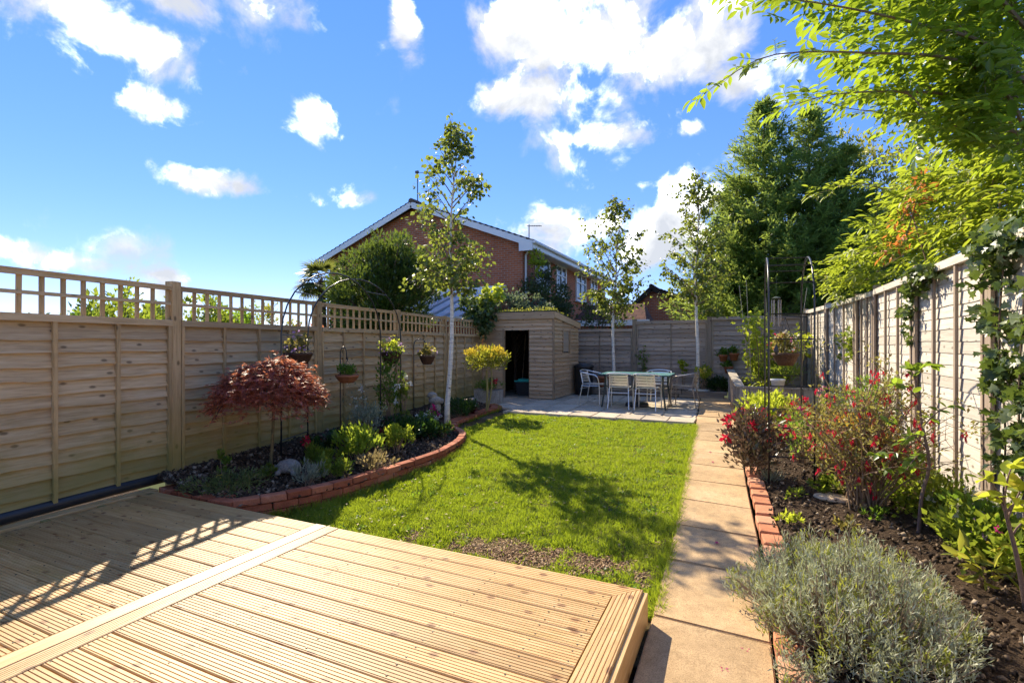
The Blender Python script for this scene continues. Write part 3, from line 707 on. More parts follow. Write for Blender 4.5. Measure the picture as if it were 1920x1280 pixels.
p = MB(); p.box((-9.0, 12.9, 1.03), (2.8, .1, 2.0)); p.build('front_wall', M['hb_x'], cn, loc=-Oc)
# the further buildings seen between the birches
Y2 = 26.0; a, b, c2 = YP(1180, 560, Y2), YP(1222, 537, Y2), YP(1330, 580, Y2)
h2, hp2 = gable_house('brick_annexe', 'smaller red brick gabled house seen between the two far birches', a.x - .2, c2.x + .4, Y2, Y2 + 7, 3.0, b.x, 4.2, (M['hb_x'], M['hb_y'], M['tile']), .2)
for o in h2.children:
    if o.name.split('.')[0] in ('bargeboard', 'eave_box'): o.data.materials[0] = M['tile']
p = thing('tiled_porch', 'low dark red tiled porch roof behind the far fence', 'porch', (-3.9, 18.6, 0)); Op = Vector(p.location)
w = MB(); w.add([(-5.6, 17.6, 2.25), (-3.0, 17.6, 2.1), (-3.4, 19.5, 2.9), (-5.6, 19.5, 2.9), (-3.0, 19.7, 2.1)], [(0, 1, 2, 3), (1, 4, 2)]); w.build('roof', M['tile_red'], p, loc=-Op)
w = MB(); w.box((-4.3, 17.6, 2.1), (2.8, .06, .2)); w.build('fascia', M['white_pvc'], p, loc=-Op)
w = MB(); w.box((-4.3, 18.6, 1.0), (2.3, 1.8, 2.0)); w.build('wall', M['hb_x'], p, loc=-Op)

# ------------------------------------------------------------------ shed
SX0, SX1, SY0, SY1 = -6.09, -4.17, 11.45, 13.45
shed = thing('garden_shed', 'small overlap-board timber shed with open dark doorway', 'shed', ((SX0 + SX1) / 2, SY0, 0)); Os = Vector(shed.location)
def shed_part(nm, mb, mat, par=None):
    o = mb.build(nm, mat, par or shed)
    o.location = -Os if par is None else (0, 0, 0); return o
rs = random.Random(21); M['dark_in'] = plain('shade_painted_inner_board', (.035, .025, .018), .9, 0, .1, .3, 20)  # doorway's shade put into the colour: inner walls painted near black
DX0, DX1, DZ = YP(947, 700, SY0).x, YP(992, 700, SY0).x, 1.70
def cl_board(x0, x1, z, h, y, face='f'):
    """one feather-edge board; face f: front (normal -y), s: side (normal +x)"""
    mb = MB(); t0, t1 = .002, .040
    if face == 'f': vs = [(x0, y - t0, z + h), (x1, y - t0, z + h), (x1, y - t1, z), (x0, y - t1, z)]; bk = [(x, y, zz) for x, _, zz in vs]
    else: vs = [(y + t0, x1, z + h), (y + t0, x0, z + h), (y + t1, x0, z), (y + t1, x1, z)]; bk = [(y, yy, zz) for _, yy, zz in vs]
    mb.add(vs + bk, [(0, 1, 2, 3), (7, 6, 5, 4), (0, 4, 5, 1), (1, 5, 6, 2), (2, 6, 7, 3), (3, 7, 4, 0)])
    me = mb.mesh('board'); c = Vector(((x0 + x1) / 2, y, z)) if face == 'f' else Vector((y, (x0 + x1) / 2, z))
    for v in me.vertices: v.co -= c
    if face == 's':
        for v in me.vertices: v.co = Vector((v.co.y, -v.co.x, v.co.z))
    return obj('board', me, M['shed'], shed, c - Os, (0, rs.uniform(-.004, .004), 0 if face == 'f' else math.pi / 2))
roof_z = lambda yy: 2.13 - (yy - SY0) * .10
ph = .098; k = 0
while .03 + k * ph < 2.0:
    z = .03 + k * ph
    if z + ph * .6 < DZ:
        cl_board(SX0, DX0 - .04, z, ph * 1.15, SY0); cl_board(DX1 + .02, SX1 - .002, z, ph * 1.15, SY0)
    else: cl_board(SX0, SX1 - .002, z, ph * 1.15, SY0)
    WY0, WY1, WZ0, WZ1 = 12.1, 12.65, 1.15, 1.72
    yend = min(SY1, SY0 + (2.05 - (z + ph)) / .10)
    if yend > SY0 + .3:
        if WZ0 < z + ph * .5 < WZ1:
            cl_board(SY0, WY0, z, ph * 1.15, SX1, 's'); cl_board(WY1, yend, z, ph * 1.15, SX1, 's')
        else: cl_board(SY0, yend, z, ph * 1.15, SX1, 's')
    k += 1
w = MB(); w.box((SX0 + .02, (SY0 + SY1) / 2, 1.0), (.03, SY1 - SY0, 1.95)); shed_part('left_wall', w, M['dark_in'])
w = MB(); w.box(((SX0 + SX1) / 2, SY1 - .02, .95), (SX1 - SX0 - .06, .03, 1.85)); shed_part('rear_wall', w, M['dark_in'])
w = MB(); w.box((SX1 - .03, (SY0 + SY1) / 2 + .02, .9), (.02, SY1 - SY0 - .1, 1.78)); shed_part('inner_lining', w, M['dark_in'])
w = MB(); w.box(((SX0 + SX1) / 2, (SY0 + SY1) / 2, .015), (SX1 - SX0 - .08, SY1 - SY0 - .06, .03)); shed_part('floor', w, M['old_timber'])
w = MB(); z0, z1 = roof_z(SY0 - .08), roof_z(SY1 + .08)
vs = [(SX0 - .06, SY0 - .08, z0), (SX1 + .06, SY0 - .08, z0), (SX1 + .06, SY1 + .08, z1), (SX0 - .06, SY1 + .08, z1)]
w.add([(x, y, z + .03) for x, y, z in vs] + [(x, y, z - .01) for x, y, z in vs], [(0, 1, 2, 3), (7, 6, 5, 4), (0, 4, 5, 1), (1, 5, 6, 2), (2, 6, 7, 3), (3, 7, 4, 0)]); shed_part('roof', w, plain('green_roof_felt', (.06, .065, .04), .95, 0, .2, .4, 14, .4))
w = MB(); w.box(((SX0 + SX1) / 2, SY0 - .075, z0 - .085), (SX1 - SX0 + .12, .025, .17)); shed_part('front_fascia', w, M['shed'])
w = MB(); w.bar((SX1 + .055, SY0 - .06, z0 - .07), (SX1 + .055, SY1 + .07, z1 - .07), .025, .15); shed_part('side_fascia', w, M['shed'])
w = MB(); w.box((DX0 - .02, SY0 - .02, DZ / 2 + .02), (.05, .06, DZ + .02)); shed_part('door_post', w, M['shed_v'])
w = MB(); w.box((DX1 + .012, SY0 + .02, DZ / 2 + .02), (.03, .06, DZ + .02)); shed_part('door_post', w, M['shed_v'])
w = MB(); w.box((SX1 + .016, SY0 - .012, .98), (.045, .06, 1.95)); shed_part('corner_trim', w, M['shed_v'])
w = MB(); w.box((SX1 - .005, (WY0 + WY1) / 2, (WZ0 + WZ1) / 2), (.02, WY1 - WY0, WZ1 - WZ0)); wf = shed_part('window_board', w, plain('pale_boarded_window', (.36, .29, .22), .7))
for yy in (WY0 - .01, WY1 + .01):
    w = MB(); w.box((SX1 + .02, yy, (WZ0 + WZ1) / 2), (.05, .045, WZ1 - WZ0 + .03)); shed_part('window_trim', w, M['shed_v'])
# inside the shed
bx = thing('storage_box', 'black storage box with turquoise lid inside the shed doorway', 'storage box', (-5.02, 12.0, .03), .12)
w = MB(); w.add([(-.27, -.2, 0), (.27, -.2, 0), (.27, .2, 0), (-.27, .2, 0), (-.31, -.23, .36), (.31, -.23, .36), (.31, .23, .36), (-.31, .23, .36)], [(3, 2, 1, 0), (4, 5, 6, 7), (0, 1, 5, 4), (1, 2, 6, 5), (2, 3, 7, 6), (3, 0, 4, 7)]); w.build('tub', M['black_plastic'], bx)
w = MB(); w.prism([(-.33, -.25), (.33, -.25), (.33, .25), (-.33, .25)], .36, .385); w.prism([(-.26, -.18), (.26, -.18), (.26, .18), (-.26, .18)], .385, .42); w.build('lid', plain('turquoise_plastic', (.02, .36, .30), .35), bx)
tl = thing('garden_rake', 'long handled rake leaning inside the dark shed', 'rake', (-5.5, 12.6, .03))
w = MB(); w.tube([(0, 0, .02), (-.12, .55, 1.6)], .014, 6); w.build('handle', M['shed_v'], tl)
w = MB(); w.box((0, -.02, .03), (.36, .03, .03))
for q in range(9): w.tube([(-.16 + q * .04, -.02, .03), (-.16 + q * .04, -.06, -.02)], .005, 4)
w.build('head', M['black_metal'], tl)

# ------------------------------------------------------------------ table and chairs
tb = thing('garden_table', 'rectangular green glass garden table on the patio', 'table', (-2.08, 11.0, .0)); tz = .715
def rrect(w, h, r, n=5):
    out = []
    for cx, cy, a0 in ((w / 2 - r, h / 2 - r, 0), (-w / 2 + r, h / 2 - r, 90), (-w / 2 + r, -h / 2 + r, 180), (w / 2 - r, -h / 2 + r, 270)):
        for k in range(n + 1): a_ = math.radians(a0 + 90 * k / n); out.append((cx + r * math.cos(a_), cy + r * math.sin(a_)))
    return out
m, nt_, out = new_mat('green_table_glass'); t = NT(nt_); finish(t, out, (.20, .42, .38), .16, None, .6); M['tglass'] = m
w = MB(); w.prism(rrect(1.5, .98, .1), tz - .006, tz + .004); w.build('glass_top', M['tglass'], tb)
dg = plain('dark_green_frame', (.025, .045, .042), .4)
w = MB(); pr = rrect(1.5, .98, .1); w.tube([(x, y, tz - .018) for x, y in pr + pr[:2]], .014, 6); w.build('rim', dg, tb)
for sx in (-1, 1):
    for sy in (-1, 1):
        w = MB(); w.tube([(sx * .60, sy * .38, tz - .02), (sx * .60, sy * .37, .45), (sx * .66, sy * .44, .0)], .019, 7); w.build('leg', dg, tb)
    w = MB(); w.tube([(sx * .60, -.375, .44), (sx * .60, .375, .44)], .012, 6); w.build('brace', dg, tb)
def make_chair(label, mat, slat_mat, loc, rz):
    """faces local -y ... front towards +y"""
    c = thing('bistro_chair', label, 'chair', loc, rz, 'metal slatted chairs round the glass table')
    for sx in (-1, 1):
        w = MB(); w.tube([(sx * .235, .25, 0), (sx * .225, .235, .43), (sx * .225, .22, .44)], .0125, 7); w.build('front_leg', mat, c)
        w = MB(); w.tube([(sx * .215, -.27, 0), (sx * .195, -.19, .40), (sx * .19, -.17, .44), (sx * .185, -.215, .60), (sx * .18, -.245, .73)], .0125, 7); w.build('rear_leg', mat, c)
    pts = [(-.228, .232, .42), (-.245, .22, .56), (-.265, .16, .645), (-.275, 0, .675), (-.265, -.14, .70), (-.21, -.235, .725), (-.1, -.275, .74), (0, -.285, .745)]
    pts = catmull(pts + [(-x, y, z) for x, y, z in reversed(pts[:-1])], .05)
    w = MB(); w.tube(pts, .0135, 8); w.build('arm_loop', mat, c)
    for q in range(4):
        z = .505 + q * .057; yb = -.192 - (z - .44) * .19
        w = MB()
        xs_ = [-.18 + .06 * i for i in range(7)]
        vs = []
        for x in xs_:
            dy = -.03 * (1 - (x / .18) ** 2); vs += [(x, yb + dy - .004, z - .022), (x, yb + dy - .012, z + .022), (x, yb + dy + .004, z + .022), (x, yb + dy + .010, z - .022)]
        fs2 = [(4 * i + k, 4 * i + (k + 1) % 4, 4 * i + 4 + (k + 1) % 4, 4 * i + 4 + k) for i in range(6) for k in range(4)] + [(3, 2, 1, 0), (24, 25, 26, 27)]
        w.add(vs, fs2); w.build('back_slat', slat_mat, c)
    for q in range(7):
        w = MB(); yq = -.165 + q * .062; w.box((0, yq, .447 - .008 * math.sin(q / 6 * math.pi)), (.41, .052, .012)); w.build('seat_slat', slat_mat, c)
    w = MB(); w.tube([(-.215, -.22, .335), (.215, -.22, .335)], .009, 6); w.tube([(-.225, .235, .36), (.225, .235, .36)], .009, 6)
    for sx in (-1, 1): w.tube([(sx * .21, -.20, .40), (sx * .225, .235, .41)], .009, 6)
    w.build('stretcher', mat, c); return c
make_chair('aluminium chair seen from behind, left of the two in front of the table', M['alu'], M['alu'], (-2.33, 10.52, .012), .05)
make_chair('aluminium chair seen from behind, right of the two in front of the table', M['alu'], M['alu'], (-1.77, 10.52, .012), -.04)
make_chair('aluminium chair side-on at the shed end of the table', M['alu'], M['alu'], (-3.08, 11.15, .012), -math.pi / 2 - .15)
make_chair('aluminium chair with shade put into its metal colour, at the path end of the table', M['dark_alu'], M['dark_alu'], (-1.12, 11.35, .012), math.pi / 2 - .1)
make_chair('aluminium chair on the far side of the table, by the back fence', M['alu'], M['alu'], (-1.72, 11.72, .012), math.pi + .05)
pb = thing('parasol_base', 'round black parasol base under the table', 'parasol base', (-2.08, 11.02, .012))
w = MB(); w.lathe([(.25, 0), (.25, .03), (.235, .07), (.12, .10), (.05, .12)], 24); w.build('weight', M['black_plastic'], pb, True)
w = MB(); w.tube([(0, 0, .1), (0, 0, .42)], .024, 10); w.build('tube', M['black_metal'], pb)

# ------------------------------------------------------------------ metalwork
def hoop(a, b, leg, top, n=14):
    a = Vector(a); b = Vector(b); pts = [a, a + Vector((0, 0, leg * .5)), a + Vector((0, 0, leg))]
    c = (a + b) / 2; hw = (b - a) / 2; z0 = a.z + leg; z1 = b.z + leg
    for i in range(1, n):
        th = math.pi * i / n; pts.append(c - hw * math.cos(th) + Vector((0, 0, (z0 + (z1 - z0) * i / n - c.z) + (top - z0) * math.sin(th))))
    return pts + [b + Vector((0, 0, leg)), b + Vector((0, 0, leg * .5)), b]
def arch(name, label, A, B, leg, top, rungs, tops):
    """A, B: (foot, foot) of the two hoops; rungs: heights on the legs; tops: indices on the bow"""
    o = thing(name, label, 'garden arch', Vector(A[0])); O = Vector(A[0])
    hs = []
    for P in (A, B):
        pts = hoop(P[0], P[1], leg, top); hs.append(pts); w = MB(); w.tube([p - O for p in pts], .0095, 7); w.build('hoop', M['black_metal'], o, True)
    for e in (0, 1):
        for z in rungs:
            w = MB(); w.tube([Vector(A[e]) + Vector((0, 0, z)) - O, Vector(B[e]) + Vector((0, 0, z)) - O], .007, 6); w.build('rung', M['black_metal'], o)
    for i in tops:
        w = MB(); w.tube([hs[0][i] - O, hs[1][i] - O], .007, 6); w.build('rung', M['black_metal'], o)
    return hs
lz = .04
LA = arch('rose_arch', 'black metal garden arch standing against the left trellis fence', ((-4.9, 4.2, lz), (-5.02, 6.12, lz)), ((-5.12, 4.8, lz), (-5.1, 6.72, lz)), 1.42, 2.3, (.18, .62, 1.18, 1.42 - .0), (5, 12))
RA = arch('metal_arch', 'black metal garden arch with wind chime in the right flower bed', ((.24, 5.62, -.1), (.25, 6.85, -.06)), ((.645, 5.72, -.1), (.645, 6.95, -.06)), 1.85, 2.28, (.33, .62, 1.03, 1.5, 1.75), (4, 6, 9, 11, 12))
def hook(label, base, top, side, drop=.12, name='shepherd_hook'):
    o = thing(name, label, 'plant hook', base); w = MB(); T = top - base.z
    s_ = Vector(side)
    pts = [Vector((0, 0, -.2)), Vector((0, 0, T - .1))]
    for i in range(9):
        th = math.pi * i / 8; pts.append(s_ * (1 - math.cos(th)) / 2 + Vector((0, 0, T - .1 + .1 * math.sin(th))))
    pts += [s_ + Vector((0, 0, T - .1 - drop)), s_ * 1.12 + Vector((0, 0, T - .1 - drop - .02)), s_ * 1.22 + Vector((0, 0, T - .1 - drop + .03))]
    w.tube(pts, .0075, 6); w.build('rod', M['black_metal'], o, True); return Vector(base) + s_ * 1.1 + Vector((0, 0, T - .12 - drop))
k1 = hook('black shepherd hook with a shallow basket between maple and arch', G(638, 815, .06), 1.31, (.06, .06, 0), .07)
b2 = G(776, 782, .06); k2 = hook('tall black shepherd hook carrying a small round basket', b2, 1.44, (.16, .14, 0), .12)
PETAL = {}
def petalm(n, c1, c2, tf=.35):
    if n not in PETAL: PETAL[n] = leafm(n, c1, c2, tuple(min(1, x * 1.3) for x in c2), tf, .5)
    return PETAL[n]
LF = {
 'green': leafm('green_leaf', (.035, .075, .012), (.10, .17, .03)),
 'dark': leafm('dark_green_leaf', (.014, .034, .010), (.035, .075, .02), tf=.3, rough=.35),
 'lime': leafm('lime_leaf', (.14, .20, .018), (.28, .33, .035), (.62, .70, .06), .5),
 'silver': leafm('silver_leaf', (.17, .20, .15), (.33, .36, .29), (.35, .4, .22), .3, .6),
 'olive': leafm('olive_leaf', (.10, .10, .025), (.20, .18, .06), (.4, .34, .08), .4),
}
def basket(name, label, attach, z, rad, h, mat, leaves, seed, flowers=None, plant_h=.18):
    o = thing(name, label, 'hanging basket', (attach.x, attach.y, z), 0, 'hanging baskets of flowers'); r = rng(seed)
    w = MB(); w.lathe([(rad * .55, -h), (rad * .8, -h * .6), (rad * .97, -.02), (rad * 1.03, -.015), (rad * 1.03, .012), (rad * .9, .014)], 20); w.build('bowl', mat, o, True)
    w = MB()
    for k in range(3):
        a_ = 2.1 * k + .4; w.tube([(rad * math.cos(a_), rad * math.sin(a_), .01), (0, 0, attach.z - z)], .003, 4)
    w.build('chain', M['black_metal'], o)
    C = ellip(r, 16, (0, 0, .05), (rad * 1.0, rad * 1.0, plant_h), .3, -.25)
    obj('leaves', np_mesh('leaves', [clumps(r, C, rad * .35, 26, .038, .6, .4, 'fold', (0, 0, -.1))]), leaves, o)
    for i, (fm, n, sz) in enumerate(flowers or []):
        C = ellip(r, max(3, n // 8), (0, 0, .08), (rad * 1.15, rad * 1.15, plant_h), .8, -.35)
        obj('flowers', np_mesh('flowers', [clumps(r, C, rad * .28, 9, sz, .8, .3, 'round')]), fm, o).__setitem__('kind', 'stuff')
    return o
lil = petalm('lilac_petal', (.30, .16, .32), (.52, .34, .55)); yel = petalm('yellow_petal', (.65, .48, .04), (.85, .70, .12)); redp = petalm('red_petal', (.42, .012, .03), (.62, .02, .06)); pnk = petalm('pink_petal', (.55, .12, .22), (.72, .25, .34)); wht = petalm('white_petal', (.68, .68, .62), (.85, .85, .8)); org = petalm('orange_petal', (.75, .22, .01), (.9, .35, .03)); cream = petalm('cream_petal', (.55, .52, .36), (.74, .70, .52)); mag = petalm('magenta_petal', (.40, .015, .14), (.62, .04, .24))
def mid(a, b, f=.5): return Vector(a).lerp(Vector(b), f)
p_ = mid((-4.9, 4.2, 1.46), (-5.12, 4.8, 1.46), .62); bz = H + (HOR - 662) / FPX * 6.6
basket('hanging_basket', 'basket of lilac flowers hanging from the left arch above the maple', p_, 1.23, .17, .14, M['wicker'], LF['olive'], 31, [(lil, 70, .028), (yel, 22, .024)], .17)
p_ = mid((-5.02, 6.12, 1.46), (-5.1, 6.72, 1.46), .5)
basket('hanging_basket', 'wicker basket with yellow and lilac flowers on the far leg of the left arch', p_, 1.22, .165, .17, M['wicker'], LF['lime'], 32, [(lil, 60, .026), (yel, 40, .03)], .19)
basket('hanging_basket', 'shallow terracotta-coloured basket of green leaves on the shorter hook', k1, .90, .16, .1, M['terracotta'], LF['green'], 33, [(redp, 8, .02)], .09)
basket('hanging_basket', 'small dark basket with yellow flowers on the taller hook', k2, 1.13, .135, .14, M['wicker'], LF['olive'], 34, [(lil, 40, .025), (yel, 26, .03)], .15)
p_ = Vector((.44, 6.4, 1.65)); 
basket('hanging_basket', 'brown wicker basket with red and pink flowers under the right arch', p_, 1.24, .135, .13, plain('brown_wicker', (.12, .065, .038), .8, 0, .3, .45, 60, .9), LF['olive'], 35, [(cream, 40, .025), (pnk, 22, .022), (redp, 5, .025)], .17)
ra_ = bpy.data.objects['metal_arch']; w = MB(); w.tube([Vector((.25, 6.4, 1.65)) - ra_.location, Vector((.65, 6.4, 1.65)) - ra_.location], .006, 6); w.build('hanging_rail', M['black_metal'], ra_)
wc = thing('wind_chime', 'metal tube wind chime hanging in the right arch', 'wind chime', (.335, 6.15, 1.75))
w = MB(); w.lathe([(.062, .12), (.065, .125), (.04, .135), (.01, .145)], 16); w.build('cap', plain('verdigris_cap', (.05, .07, .055), .6), wc)
for k in range(6):
    a_ = k * math.pi / 3; w = MB(); w.tube([(.06 * math.cos(a_), .06 * math.sin(a_), .1), (.06 * math.cos(a_), .06 * math.sin(a_), -.20 - .03 * (k % 3))], .008, 8); w.build('tube', M['dark_alu'], wc)
w = MB(); w.tube([(0, 0, .18), (0, 0, .42)], .002, 4); w.tube([(0, 0, .1), (0, 0, -.52)], .0015, 4); w.build('cord', M['black_metal'], wc)
w = MB(); w.lathe([(.002, -.50), (.03, -.56), (.035, -.6), (.002, -.66)], 10, sy=.25); w.build('wind_catcher', M['black_metal'], wc); wc.scale = (.72, .72, .8)

# ------------------------------------------------------------------ other garden objects
w = MB(); w.tube([(-4.82, -.9, .02), (-5.04, 1.2, .025), (-5.19, 2.6, .03), (-5.30, 3.7, .02), (-5.37, 4.3, -.02)], .052, 12); tag(w.build('drain_pipe', M['black_plastic'], None, True), 'long black plastic pipe lying along the foot of the left fence', 'pipe')
PX0, PX1, PY0, PY1, PZ = -.07, 1.45, 11.3, 13.3, .47
pl = thing('raised_planter', 'raised timber planter with vertical boards beside the path', 'planter', (PX0, PY0, 0)); Op = Vector((PX0, PY0, 0))
for k in range(11):
    w = MB(); yy = .09 + k * .19; hz = PZ + .235 * yy / 2.0; w.box((-.115 * yy, yy, hz / 2), (.03, .178, hz - .02)); w.build('board', M['old_timber_v'], pl)
for k in range(8):
    w = MB(); xx = .1 + k * .19; w.box((xx, .0, PZ / 2), (.178, .03, PZ - .02)); w.build('board', M['old_timber_v'], pl)
w = MB(); w.bar((.03, -.02, PZ + .005), (-.20, 2.08, PZ + .25), .17, .03); w.build('capping', M['old_timber_v'], pl)
w = MB(); w.box((.78, .02, PZ + .004), (1.42, .12, .03)); w.build('capping', M['old_timber_v'], pl)
w = MB(); w.box((.75, 1.05, PZ - .12), (1.44, 2.04, .06)); w.build('compost', M['soil'], pl)
for i, (a, b) in enumerate((((1406, 700, 11.9), (1386, 535, 12.2)), ((1409, 700, 11.7), (1399, 525, 11.9)), ((1446, 650, 11.6), (1436, 560, 11.6)), ((1487, 700, 11.5), (1513, 540, 11.8)), ((1545, 600, 11.3), (1570, 528, 11.3)))):
    p0 = DP(*a[:2], a[2] * .93); p1 = DP(*b[:2], b[2] * .93); p0.z = .5
    w = MB(); w.tube([p0 - p0, p1 - p0], .0065, 6)
    tag(w.build('bamboo_cane', plain('bamboo', (.45, .36, .22), .6), None, loc=p0), ['leftmost thin bamboo cane in the raised planter', 'bamboo cane just right of the leftmost one in the planter', 'short bamboo cane behind the left post of the arch', 'pale bamboo cane leaning right behind the hanging basket', 'bamboo cane furthest right, against the pale fence'][i], 'cane', 'bamboo canes in the raised planter')
sp = G(1497, 728, .5)
w = MB(); w.lathe([(.09, 0), (.12, .22), (.13, .23), (.13, .26), (.11, .26)], 18); tag(w.build('plant_pot', plain('white_pot', (.68, .66, .62), .6), None, True, (.62, 10.9, .42)), 'white pot standing at the near edge of the raised planter', 'pot')
w = MB(); w.box((0, 0, .19), (.3, .3, .42)); tag(w.build('timber_block', M['old_timber'], None, loc=(.62, 10.9, .01)), 'short timber block carrying the white pot', 'block')
x = -3.9; i = 0
for x, L_ in ((-3.8, .9), (-2.85, .95), (-1.95, .85), (-.98, 1.05)):
    for cz in (0, 1):
        me = bevel_box((L_, .16, .085), .006, i, .004); i += 1
        tag(obj('timber_sleeper', me, M['old_timber'], None, (x + cz * .07 + .05, 13.32 + cz * .015, .05 + cz * .088), (0, 0, rs.uniform(-.02, .02))), ['lower', 'upper'][cz] + ' old timber sleeper edging the far bed, ' + {-3.8: 'nearest the shed', -2.85: 'behind the left chairs', -1.95: 'behind the right chairs', -.98: 'nearest the planter'}[x], 'sleeper', 'timber sleepers edging the far bed')
sheet('far_flower_bed', [(-4.1, 13.36), (-.3, 13.36), (-.3, 14.0), (-4.1, 14.0)], lambda x, y: .15, M['soil'], .08, .03, 6, 3)
w = MB(); w.lathe([(.22, 0), (.24, .3), (.25, .72), (.27, .73), (.27, .78), (.2, .82), (.05, .85)], 20); tag(w.build('water_butt', M['black_plastic'], None, True, (-3.86, 13.0, .0)), 'black plastic water butt behind the right corner of the shed', 'water butt')
w.v = []; w.f = []; w.lathe([(.12, 0), (.16, .28), (.18, .28), (.18, .34), (.15, .34)], 16); tag(w.build('plant_pot', M['terracotta'], None, True, (-3.5, 13.55, .13)), 'terracotta pot next to the black water butt', 'pot')
# stone animals
def stone_blob(name, label, loc, parts, rz=0):
    import bmesh
    bm = bmesh.new()
    for (c, r3) in parts:
        q = bmesh.ops.create_icosphere(bm, subdivisions=3, radius=1.0)
        for v in q['verts']: v.co = Vector((v.co.x * r3[0] + c[0], v.co.y * r3[1] + c[1], v.co.z * r3[2] + c[2])) + v.co * .008 * noise.noise(v.co * 4)
    me = bpy.data.meshes.new(name); bm.to_mesh(me); bm.free(); me.shade_smooth()
    mo = obj(name, me, M['stone'], None, loc, (0, 0, rz)); rm = mo.modifiers.new('fuse', 'REMESH'); rm.mode = 'VOXEL'; rm.voxel_size = .008; rm.use_smooth_shade = True
    return tag(mo, label, 'statue')
tp = GZ(541, 886, lambda y: .0)
stone_blob('stone_tortoise', 'grey stone tortoise on the soil near the maple', (tp.x, tp.y, .0), [((0, 0, .07), (.12, .1, .075)), ((-.13, -.02, .05), (.045, .035, .035)), ((-.08, -.08, .02), (.03, .03, .03)), ((.08, -.08, .02), (.03, .03, .03)), ((.08, .08, .02), (.03, .03, .03))], .5)
tp = GZ(818, 783, lambda y: .06)
stone_blob('stone_frog', 'stone animal figure sitting on a low plinth behind the front birch', (tp.x - .05, tp.y + .05, .05), [((0, 0, .16), (.1, .09, .16)), ((0, -.02, .31), (.12, .1, .075)), ((-.05, -.03, .40), (.09, .07, .06)), ((.1, -.02, .3), (.06, .05, .05)), ((0, 0, .03), (.13, .12, .04))], .4)
tg = thing('stone_trough', 'pale stone trough by the shed front corner', 'trough', (-5.35, 10.35, .0), .1)
for c_, d_ in (((0, -.14, .15), (.6, .05, .3)), ((0, .14, .15), (.6, .05, .3)), ((-.275, 0, .15), (.05, .23, .3)), ((.275, 0, .15), (.05, .23, .3))):
    w = MB(); w.box(c_, d_); w.build('side', M['stone'], tg)
w = MB(); w.box((0, 0, .12), (.5, .23, .22)); w.build('compost', M['soil'], tg)
w = MB(); w.lathe([(.10, 0), (.16, .01), (.175, .022), (.165, .035), (.1, .042)], 18, sy=.75); sp = GZ(1566, 938, bed_z); tag(w.build('stepping_stone', speckle('tan_stone', (.55, .42, .28), (.4, .3, .2), (.65, .52, .38)), None, True, (sp.x, sp.y, sp.z)), 'flat tan stepping stone among the fuchsia stems', 'stone')
sp = GZ(1935, 1235, bed_z); w = MB(); w.lathe([(.02, 0), (.05, .015), (.075, .06), (.075, .09), (.05, .135), (.015, .15)], 18); tag(w.build('garden_globe', plain('white_glaze', (.8, .8, .8), .2), None, True, (sp.x + .05, sp.y, sp.z)), 'white round ornament at the right edge of the picture', 'ornament')
sp = GZ(1318, 724, lambda y: .17); w = MB(); w.lathe([(.05, 0), (.19, .01), (.21, .03), (.17, .05), (.05, .06)], 18, sx=1.3); tag(w.build('flat_stone', speckle('pale_stone', (.55, .52, .44), (.4, .37, .3), (.62, .6, .53)), None, True, (-1.0, 13.55, .15)), 'pale flat stone at the foot of the right birch', 'stone')
# pots hung on the back fence
for i, (u, v, s_) in enumerate(((1356, 668, .1), (1376, 665, .11), (1366, 690, .1))):
    c_ = YP(u, v, 13.86); o = thing('wall_pot', ['left terracotta pot of green leaves hung on the back fence', 'right terracotta pot of green leaves hung on the back fence', 'lowest terracotta pot hung on the back fence'][i], 'pot', c_, 0, 'terracotta pots on the back fence')
    w = MB(); w.lathe([(s_ * .7, -s_ * 1.3), (s_, 0), (s_ * 1.12, .0), (s_ * 1.12, .045), (s_ * .9, .045)], 14); w.build('pot', M['terracotta'], o, True)
    r = rng(70 + i); obj('leaves', np_mesh('leaves', [clumps(r, ellip(r, 9, (-.03, -.02, .1), (.15, .1, .1), .3), .07, 14, .06, .7, .2, 'round')]), LF['green'], o)
# ------------------------------------------------------------------ grass
def soilpatch(x, y):
    """bare ground near the deck: 1 = bare"""
    a = ((x + 1.5) / .85) ** 2 + ((y - 3.38) / .24) ** 2
    n = .5 * noise.noise(Vector((x * 3, y * 3, 2.0))) + .35 * noise.noise(Vector((x * 9, y * 9, 5.0)))
    b = noise.noise(Vector((x * 1.1, y * 1.1, 11.0))) + .6 * noise.noise(Vector((x * 4.3, y * 4.3, 4.0)))
    return max(max(0, min(1, 1.15 - .8 * a + n * 2.6)), max(0, min(.85, (b - .40) * 1.8)))
r = rng(2)
lawn_poly = [(p.x + .03, p.y) for p in bcurve[::7] if p.y > 3.02 and p.x > -4.3] + [(-4.2, 8.95), (pathL(8.97) + .01, 8.97)] + [(pathL(y) + .015, y) for y in np.arange(8.8, 2.9, -.4)] + [(pathL(2.9), 2.93), (-2.85, 2.94), (-4.15, 3.06)]
N = 330000
gx = r.uniform(-5.0, -.35, N); gy = 2.9 + (9.05 - 2.9) * r.random(N) ** 1.25
ok = in_poly(gx, gy, lawn_poly); gx, gy = gx[ok], gy[ok]
bare = np.array([soilpatch(a, b) for a, b in zip(gx[:], gy[:])])
tuft = np.array([noise.noise(Vector((a * 6, b * 6, 9.0))) for a, b in zip(gx, gy)])
keep = r.random(len(gx)) > bare * .97
gx, gy, tuft, bare = gx[keep], gy[keep], tuft[keep], bare[keep]
n = len(gx)
P = np.stack([gx, gy, np.array([lawn_z(b) for b in gy]) - .012], 1)
D = r.normal(size=(n, 3)) * .55; D[:, 2] = .75 + .3 * r.random(n)
U = r.normal(size=(n, 3)) * .7; U[:, 2] += .3
Lb = (.030 + .022 * r.random(n)) * (1 + .9 * tuft) * (1 - .35 * bare); Wb = .0032 + .0028 * r.random(n) + gy * .00035
